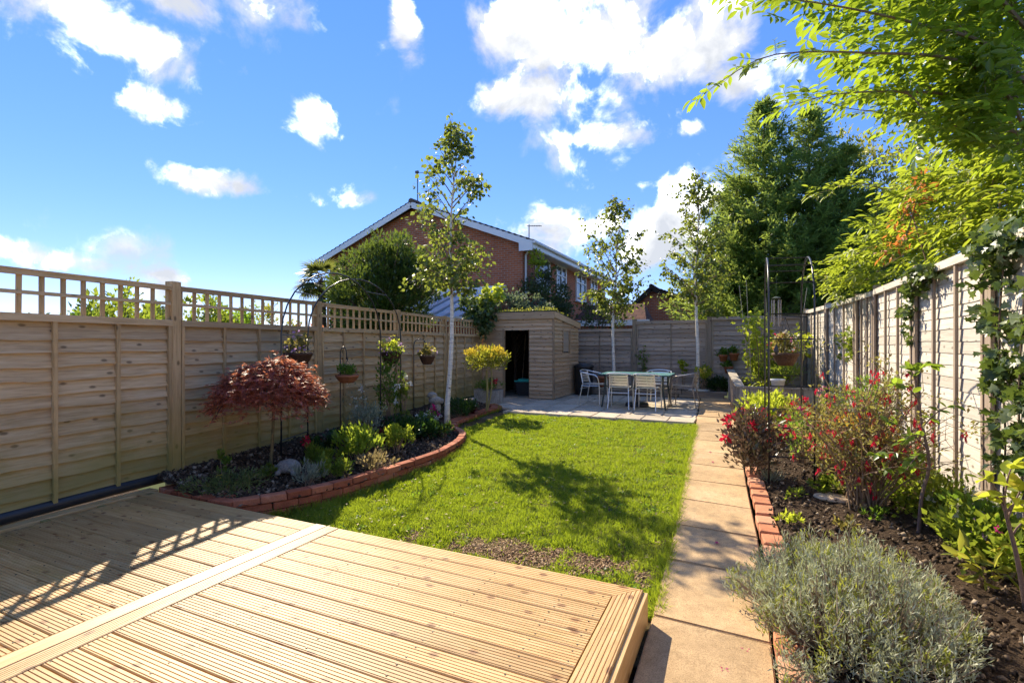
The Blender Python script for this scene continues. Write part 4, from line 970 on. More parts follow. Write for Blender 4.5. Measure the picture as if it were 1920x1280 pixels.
m, nt_, out = new_mat('grass_blade'); t = NT(nt_); i_ = t.island(); pos = t.n('NewGeometry').outputs['Position']
c = t.ramp(i_, [(0, (.065, .12, .012)), (.5, (.13, .20, .020)), (.86, (.23, .27, .035)), (.97, (.42, .34, .12))])
c = t.mix(.8, c, t.ramp(t.noise(pos, 1.3, 5, .65), [(.3, (.5, .62, .55)), (.5, (1, 1, 1)), (.7, (1.6, 1.3, 1.15))]), 'MULTIPLY')
c = t.mix(.7, c, t.ramp(t.noise(pos, 5.5, 4, .7), [(.32, (.5, .68, .6)), (.5, (1, 1, 1)), (.68, (1.45, 1.3, 1.3))]), 'MULTIPLY')
c = t.mix(t.n('MapRange', _Value=t.noise(pos, 2.2, 5, .7), _From_Min=.54, _From_Max=.68, _To_Min=0.0, _To_Max=.6).outputs[0], c, (.36, .30, .10))
b_ = finish(t, out, c, .5, None, .3); tr = t.n('BsdfTranslucent', _Color=(.48, .60, .03, 1)); ms = t.n('MixShader', _i0=.45); t.link(b_.outputs[0], ms.inputs[1]); t.link(tr.outputs[0], ms.inputs[2]); t.link(ms.outputs[0], out.inputs[0])
tag(obj('grass', np_mesh('grass', [leaf_arrays(P, D, U, Lb, Wb, 'blade')]), m), 'short bright green lawn grass in the middle of the garden', 'grass', None, 'stuff')
# longer tufts against bricks, deck and path
pts = []
for q in range(2600):
    k = r.random()
    if k < .45: p = bcurve[int(r.integers(60, len(bcurve)))]; pts.append((p.x + .02 + abs(r.normal()) * .03, p.y - .01))
    elif k < .75: y = r.uniform(2.95, 8.8); pts.append((pathL(y) - abs(r.normal()) * .03 + .02, y))
    else: pts.append((r.uniform(-4.0, -.6), 2.95 + abs(r.normal()) * .05))
pts = np.array(pts); pts = pts[[soilpatch(a, b) < .5 for a, b in pts]]; n = len(pts)
pts = np.repeat(pts, 5, 0) + r.normal(size=(n * 5, 2)) * .01; n = len(pts)
P = np.column_stack([pts, [lawn_z(b) - .01 for b in pts[:, 1]]]); D = r.normal(size=(n, 3)) * .5; D[:, 2] = .9
tag(obj('edge_grass', np_mesh('edge_grass', [leaf_arrays(P, D, r.normal(size=(n, 3)), .05 + .06 * r.random(n), .0045, 'blade')]), m), 'longer grass tufts along the edges of the lawn', 'grass', None, 'stuff')
r = rng(12); q = []
while len(q) < 150:
    x, y = r.uniform(-4.0, -.5), r.uniform(3.2, 8.6)
    if in_poly(np.array([x]), np.array([y]), lawn_poly)[0] and noise.noise(Vector((x * .9, y * .9, 21.0))) > -.05: q.append((x, y, lawn_z(y) + .006))
tag(obj('clover', np_mesh('clover', [clumps(r, np.array(q), .05 + .06 * r.random(len(q)), 34, .017, .9, .5, 'round', None, 0, .16, .3, .8)]), LF['green']), 'darker clover and weed patches in the lawn', 'clover', None, 'stuff')
n = 420; xx, yy = r.uniform(-4.1, -.45, n), r.uniform(3.1, 8.9, n); ok = in_poly(xx, yy, lawn_poly); xx, yy = xx[ok], yy[ok]; n = len(xx); D = r.normal(size=(n, 3)); D[:, 2] = .1
tag(obj('fallen_leaves', np_mesh('fallen_leaves', [leaf_arrays(np.column_stack([xx, yy, [lawn_z(b) + .022 for b in yy]]), D, np.tile([.1, 0, 1.0], (n, 1)), .028 + .015 * r.random(n), .02, 'fold')]), leafm('dry_fallen_leaf', (.20, .13, .05), (.42, .32, .12), tf=.2)), 'small dry birch leaves scattered on the lawn', 'leaves', None, 'stuff')
# clods, chips and crumbs on the beds and the bare patch
def crumbs(name, label, pts, sz, mat, seed):
    r = rng(seed); pts = np.asarray(pts); n = len(pts)
    T = np.array([(1, 0, 0), (-1, 0, 0), (0, 1, 0), (0, -1, 0), (0, 0, 1), (0, 0, -1)], float); F = np.array([(0, 2, 4), (2, 1, 4), (1, 3, 4), (3, 0, 4), (2, 0, 5), (1, 2, 5), (3, 1, 5), (0, 3, 5)])
    s = sz * (0.4 + r.random((n, 1, 1)) ** 2 * 1.6) * (.5 + r.random((n, 1, 3)))
    A = nrm(r.normal(size=(n, 3))); B = nrm(np.cross(A, r.normal(size=(n, 3)))); C = np.cross(A, B); R = np.stack([A, B, C], 1)
    V = np.einsum('nij,njk->nik', T[None] * s, R) + pts[:, None, :]
    FF = F[None] + (np.arange(n) * 6)[:, None, None]
    tag(obj(name, np_mesh(name, [(V.reshape(-1, 3), FF.reshape(-1, 3))]), mat), label, 'soil', None, 'stuff')
cm, nt_, out = new_mat('soil_crumb'); t = NT(nt_); finish(t, out, t.ramp(t.island(), [(0, (.025, .016, .011)), (.6, (.11, .075, .048)), (.9, (.22, .16, .105)), (1, (.36, .29, .21))]), .95, None, .15)
xx, yy = r.uniform(-5.6, -2.9, 14000), 3 + 7 * r.random(14000) ** 1.6; ok = in_poly(xx, yy, bed_poly)
q = [(x, y, left_bed(x, y) + .012) for x, y in zip(xx[ok], yy[ok])]
crumbs('bark_mulch', 'dark bark mulch over the left flower bed', q, .013, cm, 3)
q = []
while len(q) < 6500:
    y = 1.8 + 6 * r.random() ** 1.4; x = r.uniform(pathR(y) + .12, 1.8); q.append((x, y, bed_z(y) + .03 * x + .008))
crumbs('soil_clods', 'loose brown soil crumbs over the right flower bed', q, .011, cm, 4)
cm2, nt_, out = new_mat('dry_crumb'); t = NT(nt_); finish(t, out, t.ramp(t.island(), [(0, (.13, .075, .038)), (.6, (.31, .20, .11)), (1, (.48, .35, .21))]), .95, None, .15)
q = []
while len(q) < 5200:
    x, y = r.uniform(-2.9, -.5), r.uniform(2.9, 4.2)
    if soilpatch(x, y) > .3 + .5 * r.random(): q.append((x, y, lawn_z(y) - .008))
crumbs('dry_soil', 'bare dry soil patch where the lawn meets the deck', q, .0065, cm2, 5)

# ------------------------------------------------------------------ trees
def bark_birch():
    m, nt, out = new_mat('white_birch_bark'); t = NT(nt); v = t.n('TexCoord').outputs['Object']
    a = t.noise(t.mapping(v, (6, 6, 45)), 1.0, 4, .7); b = t.noise(t.mapping(v, (10, 10, 14)), 1.0, 3)
    c = t.ramp(a, [(.30, (.10, .08, .065)), (.38, (.60, .53, .44)), (.6, (.80, .74, .64))])
    c = t.mix(t.n('MapRange', _Value=b, _From_Min=.66, _From_Max=.74).outputs[0], c, (.07, .055, .045))
    finish(t, out, c, .7, t.bump(a, .3, .01), .25); return m
M['birch'] = bark_birch()
M['bark'] = plain('brown_bark', (.12, .085, .06), .9, 0, .2, .35, 25, .6)
M['twig'] = plain('tan_twig', (.26, .175, .105), .8, 0, .25, .3, 40, .3)
LF['birch'] = leafm('birch_leaf', (.03, .055, .014), (.10, .14, .03), (.40, .47, .06), .38, .4, .4)
def birch(name, label, base, H_, seed, z_crown, R, lean=(0, 0), r0=.062, nbr=34, leaf=.062, per=11, twin=None):
    rr = random.Random(seed); r = rng(seed)
    o = thing(name, label, 'tree', base, 0, 'young white birches')
    tr = [Vector((lean[0] * f + .03 * math.sin(f * 9 + seed), lean[1] * f + .03 * math.cos(f * 7 + seed), H_ * f)) for f in [i / 14 for i in range(15)]]
    tr[0] = Vector((0, 0, -.08))
    def at(z):
        f = max(0, min(.999, z / H_)) * 14; i = int(f); return tr[i].lerp(tr[i + 1], f - i)
    w = MB(); w.tube(tr, [max(.004, r0 * (1 - .93 * i / 14) * (1.25 if i == 0 else 1)) for i in range(15)], 10); w.build('trunk', M['birch'], o, True)
    bw_ = MB(); LP, LD = [], []
    def leaves_along(a, b, n):
        for _ in range(n):
            f = rr.uniform(.1, 1.05); p = a.lerp(b, f) + Vector((rr.gauss(0, .035), rr.gauss(0, .035), rr.gauss(-.02, .04)))
            LP.append(p); d = (b - a).normalized() * .5 + Vector((rr.gauss(0, .6), rr.gauss(0, .6), -.7 + rr.gauss(0, .4))); LD.append(d)
    zs = sorted(z_crown + (H_ - z_crown) * (rr.random() ** 1.3) * .95 for _ in range(nbr))
    for k, z in enumerate(zs):
        f = (z - z_crown) / (H_ - z_crown); env = R * min(1, .6 + 1.4 * f) * max(.02, 1 - f) ** .7 * 1.2 * rr.uniform(.55, 1.1)
        az = k * 2.399 + rr.uniform(-.5, .5); el = rr.uniform(.3, .8) + .35 * f
        d = Vector((math.cos(az) * math.cos(el), math.sin(az) * math.cos(el), math.sin(el)))
        a = at(z); Lm = env / max(.35, math.cos(el)); b = a + d * Lm; b.z = min(b.z, H_ * 1.0)
        pts = curve(a, b, (0, 0, .04 * Lm), 6); rb0 = max(.004, .018 * (1 - .7 * f)); bw_.tube(pts, [rb0 * (1 - .85 * i / 5) for i in range(6)], 5)
        for j in range(rr.randint(6, 9) if f < .5 else rr.randint(3, 5)):
            s_ = rr.uniform(.25, 1.0); i = min(4, int(s_ * 5)); p = pts[i].lerp(pts[i + 1], s_ * 5 - i)
            dd = (d * .5 + Vector((rr.gauss(0, .6), rr.gauss(0, .6), rr.gauss(.1, .45)))).normalized(); Lt = rr.uniform(.18, .42) * (1.1 - .5 * f) * min(1.2, R * 1.4)
            e = p + dd * Lt + Vector((0, 0, -.06)); bw_.tube(curve(p, e, (0, 0, .02), 3), [.004, .003, .0015], 4)
            leaves_along(p, e, per)
        leaves_along(pts[3], pts[5], per // 2 + 2)
    leaves_along(at(H_ * .8), at(H_), 15)
    bw_.build('branches', M['twig'], o)
    n = len(LP); U = r.normal(size=(n, 3)); L = leaf * (1 + .28 * r.normal(size=n)).clip(.5, 1.5)
    obj('crown', np_mesh('crown', [leaf_arrays(np.array(LP), np.array(LD), U, L, L * .74, 'round')]), LF['birch'], o); return o
b1 = GZ(838, 797, lambda y: .0)
birch('birch_tree', 'young white-barked birch in the left bed, tallest and nearest', (b1.x, b1.y, .0), 5.0, 5, 2.15, .74, (.12, .1), .046, 46, .066, 10)
b2_ = YP(1150, 700, 13.62); b3 = YP(1306, 700, 13.62)
birch('birch_tree', 'white-barked birch behind the table, nearer the shed', (b2_.x, 13.62, .15), 5.15, 8, 1.9, 1.0, (.05, .1), .05, 50, .076, 10)
birch('birch_tree', 'white-barked birch behind the table, nearer the planter', (b3.x, 13.62, .15), 5.7, 13, 1.9, 1.05, (.02, .1), .052, 52, .076, 10)

def mass_tree(name, label, base, spec, K, per, leaf, mat, seed, asp=.5, tpl='fold', trunk=.12, cat='tree', up=.2, group=None, rad=.4, bark='bark', face=.45, stems=9, droop=0.0, shell=.55):
    """crown of leaf clumps; spec: list of (centre, radii) lobes relative to base"""
    r = rng(seed); rr = random.Random(seed); o = thing(name, label, cat, base, 0, group)
    vol = np.array([a[1][0] * a[1][1] * a[1][2] for a in spec]) ** .75; vol = vol / vol.sum()
    Cs = np.concatenate([ellip(r, max(4, int(K * v)), c, rd_, shell, -.9) for (c, rd_), v in zip(spec, vol)])
    w = MB(); top = Vector(spec[0][0])
    w.tube(curve((0, 0, -.3), top, (rr.uniform(-.1, .1), rr.uniform(-.1, .1), 0), 6), [trunk * (1 - .12 * i) for i in range(6)], 8)
    for c in Cs[::max(1, len(Cs) // (stems * 4))]:
        f = rr.uniform(.3, .95); a = Vector((0, 0, 0)).lerp(top, f); w.tube(curve(a, c, (0, 0, -.1), 4), [trunk * .35, trunk * .25, trunk * .15, .006], 5)
    w.build('trunk', M[bark], o)
    cc = np.asarray(spec[0][0]) * np.array([1, 1, .7])
    obj('crown', np_mesh('crown', [clumps(r, Cs, rad * (.6 + .7 * r.random(len(Cs))), per, leaf, asp, up, tpl, cc, droop, .75, .3, face)]), mat, o); return o
LF['laurel'] = leafm('laurel_leaf', (.022, .048, .010), (.06, .105, .018), (.22, .30, .04), .3, .3, .5)
p = DP(712, 640, 14.0); p.z = 0
mass_tree('laurel_tree', 'big dark evergreen shrub in front of the brick gable, beyond the fence', p, [((0, 0, 2.6), (1.5, 1.3, 1.75)), ((-.8, .1, 2.2), (1.1, 1.0, 1.4)), ((.25, 0, 3.4), (.85, .8, .95)), ((.6, 0, 2.3), (.8, .9, 1.2)), ((.95, .3, 3.2), (.75, .8, .85)), ((.6, .1, 3.6), (.8, .8, .8))], 520, 60, .105, LF['laurel'], 41, .42, 'fold', .12, rad=.3, up=.5)
LF['mid'] = leafm('midgreen_leaf', (.035, .07, .012), (.11, .165, .025), (.42, .52, .05), .42)
p = DP(1385, 640, 16.5); p.z = 0
mass_tree('broadleaf_tree', 'loose mid green leafy tree left of the tall conifer', p, [((0, 0, 3.3), (1.15, 1.2, 1.9)), ((.4, .2, 2.2), (1.5, 1.2, 1.3)), ((-.5, 0, 2.0), (.9, .9, 1.0)), ((-.3, .1, 4.4), (.6, .6, 1.0))], 210, 60, .10, LF['mid'], 43, .6, 'fold', .1, rad=.34)
p = DP(1640, 640, 15.5); p.z = 0
LF['back'] = leafm('yellowish_back_leaf', (.06, .09, .016), (.17, .2, .035), (.5, .5, .07), .42)  # yellowish green leaf colour
mass_tree('broadleaf_tree', 'tall yellowish green tree behind the overhanging branches', p, [((0, 0, 5.6), (1.9, 1.6, 2.6)), ((.9, .2, 4.0), (2.3, 1.8, 2.6)), ((-.6, 0, 3.2), (1.5, 1.3, 2.0)), ((2.2, 0, 5.2), (2.0, 1.6, 2.9)), ((.3, 0, 2.2), (2.4, 1.6, 1.6))], 420, 66, .105, LF['back'], 45, .55, 'fold', .16, rad=.42)
# conifer
def conifer(name, label, base, tops, seed, mat):
    r = rng(seed); rr = random.Random(seed); o = thing(name, label, 'tree', base); LP, LD, LU, LL = [], [], [], []
    w = MB(); bw_ = MB()
    for (x0, y0, Ht, R, z0) in tops:
        w.tube([(x0 * .4, y0 * .4, 0), (x0, y0, Ht * .4), (x0, y0, Ht)], [.16, .1, .012], 8)
        nb = int(60 * Ht)
        for k in range(nb):
            f = (k + rr.random()) / nb; z = z0 + (Ht - z0) * f ** .9
            env = R * (1 - f) ** .92 * (1.0 - .35 * max(0, .2 - f) / .2) * rr.uniform(.5, 1.22) + .05
            az = rr.uniform(0, 2 * math.pi); d = Vector((math.cos(az), math.sin(az), 0)); a = Vector((x0, y0, z)); rise = rr.uniform(.15, .55)
            b = a + d * env + Vector((0, 0, env * rise)); pts = curve(a, b, (0, 0, -.10 * env), 5)
            if k % 3 == 0: bw_.tube(pts, [.016, .012, .009, .006, .003], 4)
            ns = max(7, int(env * 19))
            for q in range(ns):
                s_ = rr.uniform(.12, 1.0) if q else 1.0; i = min(3, int(s_ * 4)); p = pts[i].lerp(pts[i + 1], s_ * 4 - i)
                side = Vector((-d.y, d.x, 0)) * rr.uniform(-1, 1); fd = (d * .7 + side * .9 + Vector((0, 0, rr.gauss(.25, .3)))).normalized()
                for e in range(5):
                    LP.append(p + fd * (.05 * e)); LD.append(fd * 1.0 + Vector((rr.gauss(0, .45), rr.gauss(0, .45), rr.gauss(.05, .35)))); LL.append(.15 * rr.uniform(.7, 1.3)); LU.append((rr.gauss(0, .5), rr.gauss(0, .5), 1))
        for q in range(40):
            p = Vector((x0, y0, Ht - .5 * rr.random() ** 1.5)); LP.append(p); LD.append(Vector((rr.gauss(0, .3), rr.gauss(0, .3), 1))); LL.append(.12); LU.append((rr.gauss(0, 1), rr.gauss(0, 1), .2))
    w.build('trunk', M['bark'], o); bw_.build('branches', M['bark'], o)
    L = np.array(LL); obj('crown', np_mesh('crown', [leaf_arrays(np.array(LP), np.array(LD), np.array(LU), L, L * .26, 'dia')]), mat, o)
LF['conifer'] = leafm('conifer_spray', (.05, .11, .035), (.165, .25, .065), (.44, .56, .1), .42, .5, .3)
p = DP(1470, 640, 15.5); p.z = 0
conifer('conifer_tree', 'tall dark green conifer with two pointed tops behind the far fence', p, [(-.55, 0, 8.9, 3.1, .3), (.7, .3, 8.5, 3.1, .3), (-1.35, .1, 6.6, 2.2, .5), (1.7, .5, 7.3, 2.4, .5)], 51, LF['conifer'])
# palm
p = DP(603, 640, 15.5); p.z = 0
pm = thing('palm_tree', 'small fan palm beside the house eaves beyond the fence', 'tree', p); rr = random.Random(6)
w = MB(); w.tube([(0, 0, 0), (.05, 0, 1.6), (0, 0, 3.3)], [.13, .12, .11], 9); w.build('trunk', plain('fibrous_trunk', (.11, .07, .045), .95, 0, .1, .4, 25, .8), pm)
LP, LD, LU = [], [], []; w = MB()
for k in range(34):
    az = rr.uniform(0, 6.283); el = rr.uniform(-.75, 1.2); d = Vector((math.cos(az) * math.cos(el), math.sin(az) * math.cos(el), math.sin(el))); c = Vector((0, 0, 3.3)) + d * rr.uniform(.35, .55)
    w.tube([(0, 0, 3.25), c], [.012, .006], 4); sd = d.cross(Vector((0, 0, 1))).normalized(); up = sd.cross(d)
    for q in range(15):
        a_ = (q - 7) / 7 * 1.75; dd = d * math.cos(a_) + sd * math.sin(a_); LP.append(c); LD.append(dd + Vector((0, 0, -.12))); LU.append(up)
w.build('leaf_stalks', M['twig'], pm); LP = np.array(LP)
obj('crown', np_mesh('crown', [leaf_arrays(LP, np.array(LD), np.array(LU), .46, .05, 'blade')]), leafm('palm_leaf', (.04, .06, .016), (.11, .13, .035), (.3, .33, .06), .35), pm)
# shrubs beyond the left fence
for i, (u, d, hgt, rad, mt, lab) in enumerate(((150, 9, 1.72, .55, 'green', 'leafy shrub beyond the trellis, far left of the picture'), (60, 14, 1.75, .9, 'laurel', 'low dark hedge shrub far beyond the left trellis'), (215, 8.5, 1.95, .75, 'mid', 'shrub behind the trellis just left of the first post'), (268, 9.5, 1.85, .6, 'laurel', 'darker shrub behind the trellis next to the first post'), (370, 10, 1.9, .75, 'mid', 'bright shrub behind the trellis right of the first post'), (430, 11, 1.95, .7, 'green', 'leafy shrub showing through the middle of the second trellis'), (500, 13, 1.95, .9, 'back', 'yellowish shrub behind the second trellis'))):
    p = DP(u, 640, d); p.z = 0; hgt *= 1.2
    mass_tree('neighbour_shrub', lab, p, [((0, 0, hgt * .62), (rad, rad, hgt * .42)), ((.35, .1, hgt * .5), (rad * .9, rad * .9, hgt * .42)), ((-.5, .3, hgt * .5), (rad, rad, hgt * .42))], 120, 40, .085, LF[mt], 60 + i, .55, 'fold', .04, 'shrub', rad=.2, group='shrubs beyond the left fence')
p = DP(570, 640, 12.5); p.z = 0
mass_tree('red_shrub', 'orange red shrub glimpsed through the trellis left of the arch', p, [((0, 0, 1.2), (.75, .7, .62))], 40, 30, .07, leafm('orange_red_leaf', (.35, .07, .03), (.55, .16, .07), (.7, .25, .1), .4), 69, .5, 'fold', .03, 'shrub', rad=.18)
# creeper on the house corner and ivy on the shed
LF['creeper'] = leafm('dark_creeper_leaf', (.016, .03, .014), (.05, .075, .024), (.2, .26, .05), .3, .4)
p = Vector((HX1 + .35, HY0 + .2, 0))
mass_tree('wall_creeper', 'dark climbing shrub covering the corner of the brick house', p, [((.1, -.1, 2.3), (.75, .8, 1.5)), ((.35, 1.2, 2.2), (.6, 1.2, 1.5)), ((.3, .3, 3.5), (.3, .4, .95)), ((.3, 2.2, 3.0), (.35, .4, 1.0))], 150, 52, .1, LF['creeper'], 71, .5, 'fold', .05, 'climber', rad=.3)
p = Vector((HX1 + .3, HY0 + .1, 0)); mass_tree('lime_creeper', 'yellow green shoots of climber below the house eaves', p, [((.2, 0, 4.1), (.22, .22, .5))], 14, 22, .12, LF['lime'], 72, .55, 'fold', .012, 'climber', rad=.14)
LF['ivy'] = leafm('ivy_leaf', (.02, .045, .012), (.065, .11, .024), (.2, .28, .04), .28, .35, .5, c3=(.2, .24, .12))
def ivy(name, label, base, lobes, K, per, leaf, seed, rad=.12, mat='ivy', stems=()):
    r = rng(seed); o = thing(name, label, 'climber', base)
    vol = np.array([a[1][0] * a[1][1] + a[1][1] * a[1][2] + a[1][0] * a[1][2] for a in lobes]); vol = vol / vol.sum()
    Cs = np.concatenate([ellip(r, max(3, int(K * v)), c, rd_, .2) for (c, rd_), v in zip(lobes, vol)])
    obj('leaves', np_mesh('leaves', [clumps(r, Cs, rad, per, leaf, .95, -.25, 'ivy', None, .15, .9, .3, .25)]), LF[mat], o)
    w = MB(); rr = random.Random(seed)
    for s_ in stems: w.tube(catmull(s_, .1), .007, 5)
    for c in Cs[::4]:
        j = Cs[rr.randrange(len(Cs))]
        if np.linalg.norm(c - j) < .7: w.tube(curve(c, j, (0, 0, -.03), 4), .004, 4)
    if w.v: w.build('stems', M['bark'], o)
    return o
ivy('ivy', 'ivy and pale climber hanging over the left corner of the shed roof', (-5.98, 11.25, 1.95), [((0, 0, .1), (.55, .35, .32)), ((-.3, .2, .35), (.6, .4, .3)), ((.1, -.12, -.15), (.28, .15, .3)), ((-.1, -.3, 0), (.2, .3, .22))], 80, 30, .075, 75)
ivy('lime_climber', 'lime green climber rising above the ivy on the shed corner', (-5.95, 11.5, 2.35), [((0, 0, .15), (.35, .25, .3)), ((.2, .1, .35), (.15, .15, .2))], 16, 20, .1, 76, mat='lime')
mass_tree('roof_ivy_bush', 'bluish green ivy bush behind the shed roof', Vector((-6.0, 13.2, 0)), [((0, .0, 2.4), (.8, .6, .6)), ((.5, .2, 2.3), (.6, .6, .45))], 60, 44, .08, leafm('blue_green_leaf', (.05, .075, .05), (.12, .16, .1), (.25, .32, .15), .3), 77, .7, 'fold', .05, 'shrub', rad=.2)
r = rng(79); Cn = np.column_stack([r.uniform(SX0, SX1, 150), SY0 + 2 * r.random(150) ** 2, np.zeros(150)]); Cn[:, 2] = roof_z(Cn[:, 1]) + .05
tag(obj('roof_moss', np_mesh('roof_moss', [clumps(r, Cn, .07, 16, .035, .6, .6, 'dia')]), LF['back']), 'low mossy growth covering the shed roof', 'moss', None, 'stuff')
p = Vector((-3.9, 15.2, 0)); mass_tree('fence_shrub', 'thin dark shrub behind the far fence beside the shed', p, [((0, 0, 2.2), (.8, .5, .6))], 40, 30, .085, LF['creeper'], 80, .5, 'fold', .04, 'shrub', rad=.2)
p = DP(1390, 640, 14.9); p.z = 0; mass_tree('bright_shrub', 'bright green shrub showing above the far fence at the corner', p, [((0, 0, 2.1), (1.2, .5, .8)), ((1.2, .2, 2.3), (.9, .5, .7))], 80, 40, .085, LF['mid'], 81, .6, 'fold', .05, 'shrub', rad=.22)
# ------------------------------------------------------------------ the overhanging tree on the right
LF['elder'] = leafm('elder_leaf', (.03, .07, .012), (.12, .18, .022), (.46, .60, .035), .44, .35, .55)
LF['ash'] = leafm('yellow_green_pinnate_leaf', (.05, .09, .014), (.18, .23, .025), (.54, .64, .05), .45, .42, .4, c3=(.28, .24, .03))  # yellow-green leaf colour, a few leaves amber at random
def pinnate(rr, P, D, pairs, L, out):
    """append leaflets of one compound leaf: out = (P, D, U, L)"""
    D = D.normalized(); s_ = D.cross(Vector((0, 0, 1)))
    if s_.length < .1: s_ = Vector((1, 0, 0))
    s_.normalize(); up = s_.cross(D); roll = rr.uniform(-.5, .5); s_, up = s_ * math.cos(roll) + up * math.sin(roll), up * math.cos(roll) - s_ * math.sin(roll)
    rl = L * (1.0 + .55 * pairs)
    for k in range(pairs):
        q = P + D * (rl * (.35 + .6 * k / pairs)) + Vector((0, 0, -.04 * rl * k))
        for sg in (-1, 1):
            out[0].append(q); out[1].append(D * rr.uniform(.35, .65) + s_ * sg + Vector((0, 0, rr.uniform(-.45, -.05)))); out[2].append(up + Vector((rr.gauss(0, .25), rr.gauss(0, .25), 0))); out[3].append(L * rr.uniform(.8, 1.15))
    q = P + D * rl * .9; out[0].append(q); out[1].append(D + Vector((0, 0, -.35))); out[2].append(up); out[3].append(L * 1.15)
    return P, q
def limb_tree(name, label, base, limbs, mass, n_mass, L, pairs, mat, seed, asp=.36, step=.085, rmax=.05, cat='tree', stalks=True, sd=(-.75, -.2)):
    rr = random.Random(seed); o = thing(name, label, cat, base); O = Vector(base); w = MB(); st = MB(); out = ([], [], [], [])
    allp = []
    for lb, r0 in limbs:
        pts = catmull([Vector(p) for p in lb], .12); n = len(pts)
        w.tube([p - O for p in pts], [max(.003, r0 * (1 - .9 * i / (n - 1))) for i in range(n)], 6); allp += pts
        acc = 0
        for i in range(2, n):
            d = (pts[i] - pts[i - 1]); acc += d.length; d.normalize()
            if acc > step and i > n * .25:
                acc = 0
                for sg in (-1, 1):
                    sdv = d.cross(Vector((0, 0, 1))).normalized() * sg
                    a, b = pinnate(rr, pts[i] - O, d * .7 + sdv * rr.uniform(.4, 1) + Vector((0, 0, rr.gauss(.12, .4))), rr.choice(pairs), L * rr.uniform(.75, 1.15) * (1 - .35 * i / n), out); st.tube([a, b], .0022, 3)
        a, b = pinnate(rr, pts[-1] - O, (pts[-1] - pts[-3]), pairs[-1], L * .8, out); st.tube([a, b], .002, 3)
    for k in range(n_mass):
        u, v, d = mass(rr)
        P = DP(u, v, d); q = min(allp[::3], key=lambda p: (p - P).length)
        if (q - P).length < 1.4 and k % 5 == 0: w.tube([x - O for x in curve(q, P, (0, 0, .06), 4)], [.007, .005, .004, .002], 4)
        for e in range(3):
            a, b = pinnate(rr, P - O + Vector((rr.gauss(0, .06), rr.gauss(0, .06), rr.gauss(0, .06))), Vector((sd[0] + rr.gauss(0, .6), sd[1] + rr.gauss(0, .6), rr.gauss(0, .45))), rr.choice(pairs), L * rr.uniform(.5, 1.25), out); st.tube([a, b], .0022, 3)
    w.build('branches', M['twig'], o); st.build('leaf_stalks', LF['lime'], o)
    Ls = np.array(out[3]); obj('crown', np_mesh('crown', [leaf_arrays(np.array(out[0]), np.array(out[1]), np.array(out[2]), Ls, Ls * asp, 'leaf8')]), mat, o); return o
tb_ = Vector((2.35, 5.0, 0))
def D3(L): return [DP(*p) for p in L]
limbs = [(D3([(1960, 330, 4.3), (1880, 165, 4.1), (1780, 110, 3.9), (1640, 100, 3.7), (1500, 98, 3.5), (1420, 112, 3.45), (1345, 158, 3.4)]), .02),
         (D3([(1960, 200, 4.2), (1860, 90, 4.0), (1720, 45, 3.8), (1570, 12, 3.6), (1400, -12, 3.5)]), .02),
         (D3([(1920, 260, 4.4), (1800, 185, 4.2), (1680, 172, 4.0), (1560, 178, 3.8), (1480, 200, 3.7)]), .017),
         (D3([(1930, 60, 4.0), (1840, -30, 3.9), (1700, -60, 3.7), (1500, -60, 3.6)]), .018),
         (D3([(1900, 300, 4.8), (1800, 240, 4.7), (1700, 215, 4.5), (1600, 205, 4.3), (1540, 190, 4.2)]), .015),
         ([tb_, (2.35, 4.9, 1.6), DP(1960, 330, 4.3), DP(1930, 60, 4.0)], .05), ([tb_, (2.4, 5.1, 1.5), DP(1905, 260, 4.6), DP(1890, 160, 4.4), DP(1905, 20, 4.4)], .04)]
def mass1(rr):
    while True:
        u = rr.uniform(1480, 1960); v = rr.uniform(-80, 360)
        lim = 60 + (u - 1480) * .62
        dens = .12 + .88 * max(0, min(1, (u - 1560) / 240))
        if v < lim and rr.random() < dens: return u, v, rr.uniform(3.7, 5.0)
limb_tree('elder_tree', 'overhanging elder branches with pointed leaflets filling the top right corner', tb_, limbs, mass1, 300, .12, (2, 3), LF['elder'], 91, .40)
tb2 = Vector((2.5, 8.6, 0))
limbs2 = [([tb2, (2.4, 8.4, 1.8), DP(1720, 400, 7.6), DP(1620, 345, 7.3), DP(1535, 362, 7.0)], .03), ([tb2, (2.3, 8.0, 1.9), DP(1760, 470, 6.6), DP(1670, 470, 6.8)], .025), ([tb2, (2.4, 7.8, 2.0), DP(1830, 300, 6.0), DP(1760, 260, 6.2), DP(1650, 300, 6.4)], .03), ([(2.3, 6.6, 0), (2.3, 6.6, 2.2), DP(1870, 360, 5.4), DP(1780, 420, 5.6)], .03)]
def mass2(rr):
    while True:
        u = rr.uniform(1540, 1960); v = rr.uniform(200, 560)
        top = 560 - (u - 1500) * 1.0 if u < 1700 else 330 - (u - 1700) * .35
        bot = 560 - (u - 1560) * .30
        if top < v < bot: return u, v, float(np.interp(u, [1540, 1700, 1850, 1960], [8.6, 7.4, 5.6, 4.9])) * rr.uniform(.97, 1.12)
limb_tree('sumac_shrub', 'yellow green pinnate shrub spilling over the top of the right fence', tb2, limbs2, mass2, 330, .13, (2, 3), LF['ash'], 92, .36, cat='shrub')
r = rng(93); Cs = np.array([DP(u, v, d) for u, v, d in ((1705, 385, 6.5), (1690, 410, 6.6), (1722, 365, 6.4), (1700, 440, 6.5), (1680, 450, 6.7), (1665, 470, 6.8), (1730, 345, 6.3))]) - np.array(tb2)
rc = thing('red_creeper', 'orange red autumn leaves among the yellow green shrub by the fence', 'climber', tb2); obj('leaves', np_mesh('leaves', [clumps(r, Cs, .16, 26, .07, .4, 0, 'fold')]), leafm('autumn_leaf', (.42, .08, .03), (.62, .22, .05), (.8, .3, .06), .45), rc)
